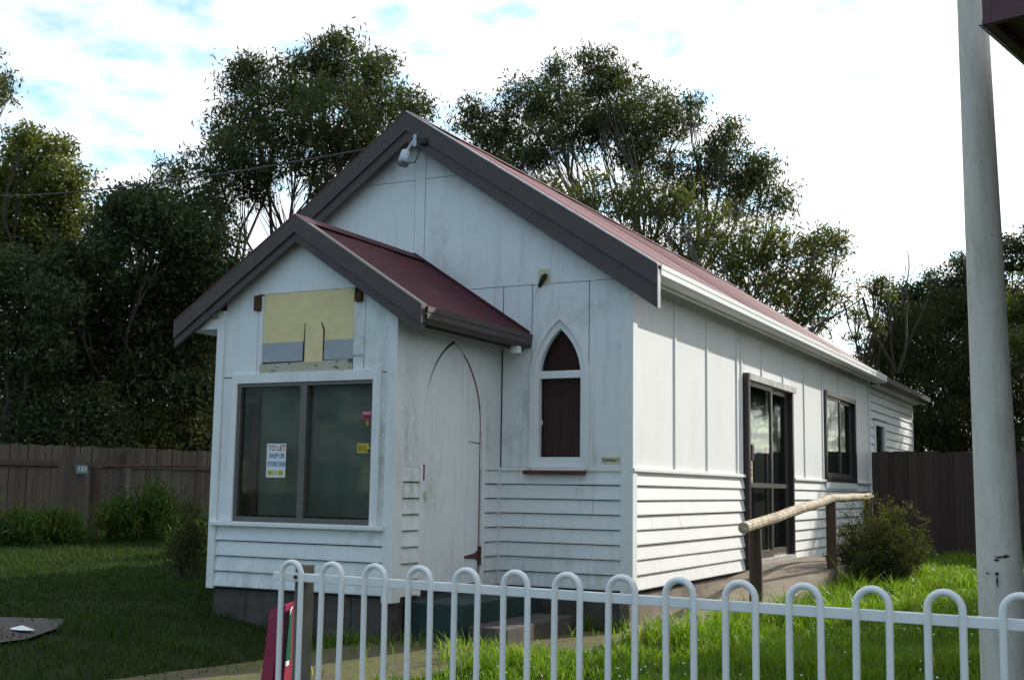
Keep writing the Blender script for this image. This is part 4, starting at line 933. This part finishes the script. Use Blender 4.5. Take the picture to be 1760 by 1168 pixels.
def tree(name, label, base_px, depth, lobes, leaf='leaf_dark', bark='bark', clusters=26, per=34, cl_r=0.34, leaf_l=0.13, leaf_w=0.035, trunk_r=0.16, group=None, fork=0.30, droop=0.5, dj=1.1, twig=3, sq=0.85, shell=0.45, base_xy=None, stems=1):
    """tree: tapered trunk, limb to every lobe of the crown, twigs and leaf clumps"""
    if base_xy is None: q = P(base_px, 900, depth); bx, by = q.x, q.y
    else: bx, by = base_xy
    bz = float(gz(np.float64(bx), np.float64(by))); root = thing(name, (bx, by, bz), label, 'tree', group)
    LC = []; 
    for lb in lobes:
        px, py, rp = lb[:3]; dd = depth + (lb[3] if len(lb) > 3 else random.uniform(-dj, dj)); c_ = P(px, py, dd); r_ = rp * dd / FPX
        LC.append((c_, r_))
    zc = min(c_.z - 0.3 * r_ for c_, r_ in LC); F_ = bz + fork * max(0.8, (zc - bz)); tb = MB(); cx = sum(c_.x for c_, r_ in LC) / len(LC); cy = sum(c_.y for c_, r_ in LC) / len(LC)
    forks = []
    for s in range(stems):
        o_ = Vector((random.uniform(-.3, .3), random.uniform(-.3, .3), 0)) * (1 if stems > 1 else 0)
        Fp = Vector((bx + (cx - bx) * 0.25, by + (cy - by) * 0.25, F_)) + o_ * 2
        tb.tube([Vector((bx, by, bz - .2)) + o_] + wob(Vector((bx, by, bz + .1)) + o_, Fp, 5, 0.1)[1:], [trunk_r * 1.25] + list(np.linspace(trunk_r, trunk_r * .8, 5)), 8, cap=False); forks.append(Fp)
    C_ = []; 
    for i, (c_, r_) in enumerate(LC):
        Fp = min(forks, key=lambda f: (f - c_).length + random.random()); limb = wob(Fp, c_ + Vector((0, 0, r_ * 0.2)), 8, 0.10 * (c_ - Fp).length)
        r1 = trunk_r * (0.22 + 0.2 * random.random()); tb.tube(limb, list(np.linspace(r1, max(0.012, r1 * 0.18), 9)), 6, cap=False)
        n = max(6, int(clusters * 2.7 * (r_ / 1.0) ** 1.7)); cl = lobe_clusters(c_, (r_, r_, r_ * sq), n, shell); C_.append(cl)
        for k_ in range(min(n, int(twig * 3 * max(1, r_)))):
            st_ = limb[random.randint(4, 8)]; tb.tube(wob(st_, Vector(cl[k_]), 4, 0.12 * r_), [r1 * .24 + .006, r1 * .17 + .005, .009, .007, .005], 4, cap=False)
    tb.build('trunk', M[bark], root)
    C_ = np.concatenate(C_); n = len(C_); cs = cl_r * RNG.uniform(.6, 1.35, (n, 1, 1))
    pos = C_[:, None, :] + np.clip(RNG.normal(size=(n, per, 3)), -1.7, 1.7) * np.array([1, 1, .7]) * cs * 0.56; pos = pos.reshape(-1, 3)
    tint = np.clip(np.repeat(RNG.random(n), per) * .55 + RNG.random(n * per) * .45, 0, .86); tint[RNG.random(n * per) < .025] = 1.0
    V_ = leaf_quads(pos, leaf_l * 1.12, leaf_w * 1.15, droop) - np.array([bx, by, bz])
    link('crown', quads_mesh('crown', V_, M[leaf], 4, tint), root); return root

TG = 'trees behind the fence and hall'
tree('gum_tree', 'tall many-lobed dark tree with open branching behind porch roof', 470, 27.5,
     [(425,130,44),(560,95,46),(525,140,60),(600,130,60),(650,125,34),(470,190,66),(570,195,80),(655,190,66),(705,190,40),(400,220,58),(375,275,55),(450,265,66),(540,265,66),(620,255,60),(430,110,26),(590,70,26),(655,110,22),(300,300,26),(315,350,36),(360,390,48),(375,340,40),(440,320,34),(640,310,40),(555,330,26)],
     'leaf_gum', 'bark', clusters=30, per=40, cl_r=0.34, trunk_r=0.17, fork=0.55, leaf_l=0.15, leaf_w=0.036, droop=0.7, twig=4, stems=3)
tree('gum_tree', 'wide spreading gum tree with fanning pale branches above the red roof', 1090, 31,
     [(800,200,34),(845,215,46),(900,180,50),(955,165,60),(1040,125,40),(1055,165,66),(990,215,66),(1120,190,54),(1165,215,40),(1185,180,22),(1095,235,58),(860,260,50),(925,245,50),(1090,265,40),(1150,285,26),(1245,250,36),(1215,285,50),(1275,300,46),(1310,300,36),(1335,345,34),(1270,345,40),(1010,100,22),(960,115,22),(1250,225,20),(905,280,36),(1040,215,40),(1180,320,40)],
     'leaf_gum', 'bark_pale', clusters=28, per=38, cl_r=0.34, trunk_r=0.18, fork=0.45, leaf_l=0.15, leaf_w=0.036, droop=0.8, twig=5, stems=3)
tree('gum_tree', 'lower olive gum tree crowding the far end of the red roof', 1270, 28,
     [(1020,320,32),(1070,355,40),(1130,385,46),(1110,330,36),(1190,420,50),(1250,440,50),(1300,470,60),(1360,500,55),(1290,410,46),(1350,430,50),(1410,470,46),(1440,430,26),(1425,405,20),(1435,520,34),(1390,545,40),(1220,370,34),(1400,420,30),(1000,350,26),(950,320,26),(1170,350,34)],
     'leaf_olive', 'bark_pale', clusters=19, per=40, cl_r=0.33, trunk_r=0.16, fork=0.5, leaf_l=0.15, leaf_w=0.038, droop=0.7, stems=2)
tree('acacia_tree', 'pale green sunlit tree beyond the left paling fence', 60, 29,
     [(55,270,50),(100,310,50),(30,320,60),(115,360,44),(60,390,70),(120,420,40),(20,420,60),(-40,330,70),(45,240,24),(100,255,22),(-30,420,70)],
     'leaf_olive', 'bark', clusters=34, per=44, cl_r=0.33, trunk_r=0.18, fork=0.6, leaf_l=0.13, leaf_w=0.05, droop=0.3)
tree('acacia_tree', 'broad dense dark tree filling the gap left of the porch', 270, 25.5,
     [(235,365,50),(290,380,60),(195,400,50),(340,430,60),(250,450,90),(170,480,70),(330,510,80),(240,560,90),(130,560,60),(170,620,70),(330,600,70),(260,650,60),(385,560,40),(390,470,36),(205,350,26),(260,335,24),(120,480,50),(350,660,50),(110,640,46),(385,650,40)],
     'leaf_dark', 'bark', clusters=36, per=44, cl_r=0.34, trunk_r=0.17, fork=0.5, leaf_l=0.13, leaf_w=0.05, droop=0.4, stems=3)
tree('acacia_tree', 'dark shaded tree with trunks at the end of the left fence', 20, 24,
     [(-30,470,70),(40,480,66),(90,520,50),(10,560,70),(70,600,56),(-50,580,70),(30,640,60),(110,440,40)],
     'leaf_dark', 'bark', clusters=32, per=42, cl_r=0.34, trunk_r=0.15, fork=0.6, leaf_l=0.13, leaf_w=0.05, droop=0.4, stems=2)
tree('acacia_tree', 'dim background tree low behind the dense dark tree', 230, 33,
     [(60,600,80),(160,640,90),(260,600,90),(350,620,80),(100,700,70),(200,710,80),(300,700,80),(390,690,70),(20,690,70),(150,540,80),(330,520,70)],
     'leaf_dark', 'bark', clusters=22, per=40, cl_r=0.45, trunk_r=0.15, fork=0.3, leaf_l=0.16, leaf_w=0.06, droop=0.4)
tree('gum_tree', 'tree with dark ragged foliage tips overhanging the open sky', -90, 19,
     [(0,170,28),(-40,150,50),(-70,200,60),(5,140,16),(-100,150,60),(-50,90,40)], 'leaf_gum', 'bark', clusters=34, per=36, cl_r=0.22, trunk_r=0.16, fork=0.7, droop=0.6, leaf_l=0.10, leaf_w=0.03)
tree('bare_branch_tree', 'thin half bare tree with leaning dead branches above dark hedge trees', 1490, 26,
     [(1505,490,20),(1525,505,16),(1480,540,18),(1500,560,18),(1515,480,12),(1470,580,14)], 'leaf_olive', 'bark', clusters=60, per=20, cl_r=0.16, trunk_r=0.06, fork=0.75, leaf_l=0.10, leaf_w=0.03, dj=0.3, twig=6)
root = [o for o in COL.objects if o.name == 'bare_branch_tree'][0]; b = MB()
for (a, c_, r_) in (((1560,520),(1560,432),.022), ((1552,520),(1556,455),.016), ((1530,540),(1528,465),.018), ((1395,566),(1483,511),.028), ((1450,520),(1478,600),.022), ((1562,475),(1592,450),.009), ((1600,500),(1635,448),.010), ((1418,560),(1438,600),.014), ((1400,558),(1460,556),.008), ((1524,480),(1519,460),.010), ((1608,495),(1612,468),.012)):
    b.tube(wob(P(*a, 25.6), P(*c_, 25.6), 6, .06), list(np.linspace(r_, r_ * .4, 7)), 5, cap=False)
b.tube(wob(P(1483,511,25.6), P(1540, 640, 25.8), 6, .1), .03, 5, cap=False); b.tube(wob(P(1560,520,25.6), P(1545, 640, 25.8), 6, .1), .03, 5, cap=False); b.tube(wob(P(1530,540,25.6), P(1540, 640, 25.8), 4, .05), .025, 5); b.tube(wob(P(1600,500,25.6), P(1545, 640, 25.8), 4, .05), .02, 5); b.tube(wob(P(1395,566,25.6), P(1380,640,26),4,.05), .03, 5)
b.build('dead_branches', M['bark'], root)
tree('cypress_tree', 'large dark drooping cypress behind the dark paling fence', 1620, 28.5,
     [(1560,590,70),(1640,580,80),(1520,640,55),(1600,680,90),(1700,640,90),(1540,720,60),(1680,730,90),(1760,600,90),(1620,540,50),(1580,555,40),(1690,540,60),(1500,690,30),(1760,740,90),(1610,770,60),(1520,770,50),(1530,600,36)],
     'leaf_cypress', 'bark', clusters=34, per=64, cl_r=0.32, trunk_r=0.2, fork=0.3, leaf_l=0.12, leaf_w=0.026, droop=1.4, shell=0.5)
tree('dark_hedge_tree', 'dark upright bushy tree rising behind the cypress', 1640, 31,
     [(1590,510,34),(1640,490,36),(1680,480,44),(1740,440,44),(1710,520,60),(1620,520,46),(1660,455,22),(1540,520,30),(1555,500,20),(1600,480,18),(1790,430,60)],
     'leaf_dark', 'bark', clusters=40, per=40, cl_r=0.24, trunk_r=0.14, fork=0.5, leaf_l=0.10, leaf_w=0.04, droop=0.0)
tree('golden_shrub_tree', 'yellow green bushy tree showing beside the white pole', 1790, 25,
     [(1745,530,36),(1780,560,50),(1750,590,34),(1800,500,50)], 'leaf_olive', 'bark', clusters=40, per=40, cl_r=0.22, trunk_r=0.1, fork=0.5, leaf_l=0.09, leaf_w=0.04, droop=0.2)
tree('dark_hedge_tree', 'dark tree at the end of the paling fence beyond the pole', 1885, 25.6,
     [(1880,400,85,0),(1930,470,100,.3),(1830,490,60,.2),(1900,560,105,-.5),(1975,560,90,0),(1860,540,60,-1.6),(1890,610,80,-2.0),(1940,480,80,-1.5),(1850,640,70,-1.0)], 'leaf_dark', 'bark', clusters=44, per=44, cl_r=0.34, trunk_r=0.14, fork=0.5, leaf_l=0.14, leaf_w=0.06, droop=0.2)
# unseen conifer added off to the right to shade the fence and near lawn
bx, by = 11.0, 11.6; bz = float(gz(np.float64(bx), np.float64(by))); pine = thing('shade_pine', (bx, by, bz), 'big dense unseen pine added to shade the fence and near lawn', 'tree')
b = MB(); b.tube([(bx, by, bz - .2), (bx, by, 8), (bx, by, 15.5)], [0.4, 0.25, 0.04], 10, cap=False)
cc = []
for k_ in range(1500):
    z_ = bz + 1.0 + 14.5 * random.random() ** 1.15; rm = max(0.3, 6.6 - (z_ - 0.5) * 0.36 if z_ < 12.5 else (16 - z_) * 0.65); a_ = random.random() * 6.283; r_ = rm * (0.55 + 0.45 * random.random()); cc.append((bx + r_ * math.cos(a_), by + r_ * math.sin(a_), z_ - 0.1 * r_))
    if k_ % 9 == 0: b.tube([(bx, by, z_), (bx + r_ * math.cos(a_), by + r_ * math.sin(a_), z_ - 0.1 * r_)], [0.07, 0.02], 5, cap=False)
b.build('trunk', M['bark'], pine); cc = np.array(cc); pos = (cc[:, None, :] + RNG.normal(size=(1500, 38, 3)) * .40).reshape(-1, 3)
link('crown', quads_mesh('crown', leaf_quads(pos, .34, .13, .3) - np.array([bx, by, bz]), M['leaf_cypress'], 4, RNG.random(len(pos))), pine)

# understorey shrubs and weeds
def shrub(name, label, c_, r_, leaf='leaf_shrub', n=90, per=40, cl=0.10, ll=0.05, lw=0.022, cat='shrub', stems=9, droop=-0.2, group=None, shell=0.3):
    bx, by = c_[0], c_[1]; bz = float(gz(np.float64(bx), np.float64(by))); root = thing(name, (bx, by, bz), label, cat, group); b = MB()
    cl_ = lobe_clusters((bx, by, bz + r_[2] * 1.0), r_, n, shell); cl_[:, 2] = np.maximum(cl_[:, 2], bz + 0.05)
    for i in range(stems): b.tube(wob((bx + random.uniform(-.05, .05), by + random.uniform(-.05, .05), bz - .05), Vector(cl_[i]), 5, .06), [.014, .012, .010, .008, .006, .004], 5, cap=False)
    b.build('stems', M['bark'], root)
    pos = (cl_[:, None, :] + RNG.normal(size=(n, per, 3)) * cl).reshape(-1, 3); tint = np.clip(np.repeat(RNG.random(n), per) * .7 + RNG.random(n * per) * .4, 0, 1)
    link('foliage', quads_mesh('foliage', leaf_quads(pos, ll, lw, droop) - np.array([bx, by, bz]), M[leaf], 4, tint), root); return root
q = P(1514, 1010, 14.2); bx, by = q.x, q.y; bz = float(gz(np.float64(bx), np.float64(by)))
gs = thing('garden_shrub', (bx, by, bz), 'rounded olive green shrub growing beside the log handrail', 'shrub'); b = MB(); cl_ = []
for k_ in range(95):
    a_ = random.uniform(0, 6.283); e_ = math.asin(random.uniform(0.12, 1.0)); ln_ = random.uniform(0.72, 1.08); hr_ = 0.60 * math.cos(e_) * ln_; tp = Vector((bx + hr_ * math.cos(a_), by + hr_ * math.sin(a_) * 0.9, bz + 0.05 + (0.98 * math.sin(e_) + 0.10) * ln_))
    br = wob((bx + random.uniform(-.06, .06), by + random.uniform(-.06, .06), bz - .05), tp, 6, .07); b.tube(br, [.013, .011, .009, .007, .006, .005, .003], 5, cap=False)
    for f_ in np.linspace(0.45, 1.0, 7):
        i_ = f_ * 6; k2 = min(int(i_), 5); v_ = br[k2].lerp(br[k2 + 1], i_ - k2); cl_.append(tuple(v_ + Vector((random.gauss(0, .035), random.gauss(0, .035), random.gauss(0, .03)))))
b.build('stems', M['bark'], gs); cl_ = np.array(cl_); pos = (cl_[:, None, :] + np.clip(RNG.normal(size=(len(cl_), 26, 3)), -1.6, 1.6) * .036).reshape(-1, 3); tint = np.clip(np.repeat(RNG.random(len(cl_)), 26) * .5 + RNG.random(len(pos)) * .4, 0, .86)
link('foliage', quads_mesh('foliage', leaf_quads(pos, .046, .017, -0.4) - np.array([bx, by, bz]), M['leaf_shrub'], 4, tint), gs)
q = P(318, 990, 13.4)
shrub('dark_shrub', 'dark feathery shrub against the left corner of the porch', (q.x, q.y), (0.20, 0.3, 0.42), 'leaf_cypress', n=60, per=40, cl=0.07, ll=0.08, lw=0.012, droop=-0.8)
for i, (px, dd, rx_, rz_, lab) in enumerate(((60, 23.5, 1.3, .95, 'dark bushy shrub behind the paling fence below the shaded tree'), (150, 23.6, 1.0, .85, 'dark bushy shrub rising over the short paling section'), (255, 24.6, .8, .8, 'grey green shrub behind the wire gate fence'), (335, 25.2, 1.0, .95, 'dark green shrub behind the fence next to the porch'))):
    q = P(px, 900, dd); shrub('understorey_shrub', lab, (q.x, q.y), (rx_, .8, rz_ * 1.6), 'leaf_dark' if i != 2 else 'leaf_shrub', n=260, per=50, cl=0.17, ll=0.12, lw=0.05)
for (px, py, dd, rx_, rz_, lab) in ((30, 900, 18.6, .6, .24, 'leafy dark weeds below the left fence'), (100, 900, 18.9, .6, .26, 'leafy weed clump in front of the nailed palings'), (205, 900, 19.6, .30, .40, 'tall green weed growing through the left half of the wire gate'), (268, 900, 19.9, .16, .52, 'tall upright weed beside the gate stile'), (310, 900, 19.6, .35, .26, 'dark weeds between wire gate and porch'), (345, 900, 16.5, .3, .2, 'dark ground weeds at the porch side')):
    q = P(px, py, dd); shrub('weed_clump', lab, (q.x, q.y), (rx_, .35, rz_), 'leaf_weed', n=46, per=34, cl=0.11, ll=0.19, lw=0.028, cat='weeds', stems=8, droop=-0.9)

# ------------------------------------------------------------------ grass (stuff)
def inside(poly, x, y):
    c_ = np.zeros(len(x), bool); n = len(poly)
    for i in range(n):
        x1, y1 = poly[i]; x2, y2 = poly[(i + 1) % n]
        hit = ((y1 > y) != (y2 > y)) & (x < (x2 - x1) * (y - y1) / (y2 - y1 + 1e-12) + x1); c_ ^= hit
    return c_
def vnoise(x, y, s, seed):
    r = np.random.default_rng(seed); g_ = r.random((64, 64)); u = x * s; v = y * s; i = np.floor(u).astype(int); j = np.floor(v).astype(int); fu = u - i; fv = v - j
    fu = fu * fu * (3 - 2 * fu); fv = fv * fv * (3 - 2 * fv); a = g_[i % 64, j % 64]; b_ = g_[(i + 1) % 64, j % 64]; c_ = g_[i % 64, (j + 1) % 64]; d_ = g_[(i + 1) % 64, (j + 1) % 64]
    return (a * (1 - fu) + b_ * fu) * (1 - fv) + (c_ * (1 - fu) + d_ * fu) * fv
def grass(name, label, x0, x1, y0, y1, dens, hmin, hmax, wd, mat='grass'):
    n = int((x1 - x0) * (y1 - y0) * dens); x = RNG.uniform(x0, x1, n); y = RNG.uniform(y0, y1, n)
    keep = ~inside(PATH, x, y) | (RNG.random(n) < 0.02 + 0.30 * (vnoise(x + 40, y + 40, 2.2, 9) > 0.68)); keep &= ~inside(SLAB, x, y) | (RNG.random(n) < 0.05 + 0.6 * (vnoise(x + 40, y + 40, 2.6, 12) > 0.62))
    keep &= ~((x > -4.66) & (x < 0.02) & (y > -0.02) & (y < YR + .1)); keep &= ~((x > PX0 - .02) & (x < PX1 + .9) & (y > PY0 - .02) & (y < 0)); keep &= ~((x > -0.05) & (x < RXO + .02 - 0.50 * np.clip((1.2 - y) / 2.3, 0, 1)) & (y > -1.1) & (y < 6.35))
    tn = vnoise(x + 40, y + 40, 1.3, 3); t2 = vnoise(x + 40, y + 40, 4.5, 4); keep &= (RNG.random(n) < 0.45 + 0.75 * t2)
    x, y, tn, t2 = x[keep], y[keep], tn[keep], t2[keep]; n = len(x)
    h = (hmin + (hmax - hmin) * (0.25 * RNG.random(n) + 0.75 * tn * t2 * RNG.uniform(.5, 1.5, n)))[:, None]
    edge = np.clip(1 - np.abs(x - RXO - 0.08 + 0.50 * np.clip((1.2 - y) / 2.3, 0, 1)) / 0.38, 0, 1) * ((y > -1.3) & (y < 6.5)); h = h + (edge * RNG.uniform(.02, .24, n) * (0.45 + t2))[:, None]
    z = gz(x, y) - 0.01; base = np.stack([x, y, z], 1); a = RNG.uniform(0, 2 * np.pi, n); s_ = np.stack([np.cos(a), np.sin(a), 0 * a], 1)
    b_ = RNG.uniform(0, 2 * np.pi, n); ln = np.stack([np.cos(b_), np.sin(b_), 0 * b_], 1) * RNG.uniform(.15, .9, (n, 1)); w_ = wd * RNG.uniform(.6, 1.3, (n, 1)); up_ = np.array([0, 0, 1.0])
    m = base + up_ * h * .6 + ln * h * .22; tip = base + up_ * h * RNG.uniform(.75, 1.0, (n, 1)) + ln * h * .75
    V_ = np.stack([base - s_ * w_ / 2, base + s_ * w_ / 2, m + s_ * w_ * .42, m - s_ * w_ * .42, m - s_ * w_ * .42, m + s_ * w_ * .42, tip + s_ * w_ * .06, tip - s_ * w_ * .06], 1).reshape(-1, 3)
    tint = np.clip(RNG.random(n) * .62 + .36 * tn, 0, .86); tint[RNG.random(n) < .035] = 1.0; tint = np.repeat(tint, 2)
    o = link(name, quads_mesh(name, V_, M[mat], 4, tint)); return tag(o, label, 'grass', kind='stuff')
grass('lawn_grass', 'lush sunlit lawn grass in front of the ramp', -1.6, 4.2, -6.3, 1.5, 2600, 0.05, 0.30, 0.0085)
grass('side_lawn_grass', 'bright long grass beside the ramp and dark paling fence', 0.9, 4.3, 1.5, 10.9, 1500, 0.06, 0.34, 0.011)
grass('shaded_lawn_grass', 'short shaded grass left of the porch', -14.5, -1.6, -6.2, 5.0, 850, 0.03, 0.15, 0.012, 'grass_shade')
grass('rear_lawn_grass', 'longer grass and weeds near the left paling fence', -21, -5.0, 5.0, 13.5, 420, 0.10, 0.36, 0.022)

nfl = 350; fx = RNG.uniform(0.2, 4.2, nfl); fy = RNG.uniform(-5.5, 10.5, nfl); ok = ~inside(PATH, fx, fy) & ~((fx < RXO + .05) & (fy > -1.2)); fx, fy = fx[ok], fy[ok]; fzv = gz(fx, fy) + RNG.uniform(.07, .16, len(fx))
cen = np.stack([fx, fy, fzv], 1); sz = RNG.uniform(.006, .011, (len(fx), 1)); ex = np.array([[1, 0, 0]]) * sz; ey = np.array([[0, 1, 0]]) * sz; ez = np.array([[0, 0, 1]]) * sz
tri = [cen + a for a in (ex, ey, -ex, -ey)]; QV = [np.stack([tri[k], tri[(k + 1) % 4], cen + ez], 1) for k in range(4)] + [np.stack([tri[(k + 1) % 4], tri[k], cen - ez], 1) for k in range(4)]
tag(link('lawn_glints', quads_mesh('lawn_glints', np.concatenate(QV).reshape(-1, 3), M['litter'], 3)), 'tiny white specks modelled as glints in the lawn', 'glints', kind='stuff')  # white specks stand in for glints of light on the grass
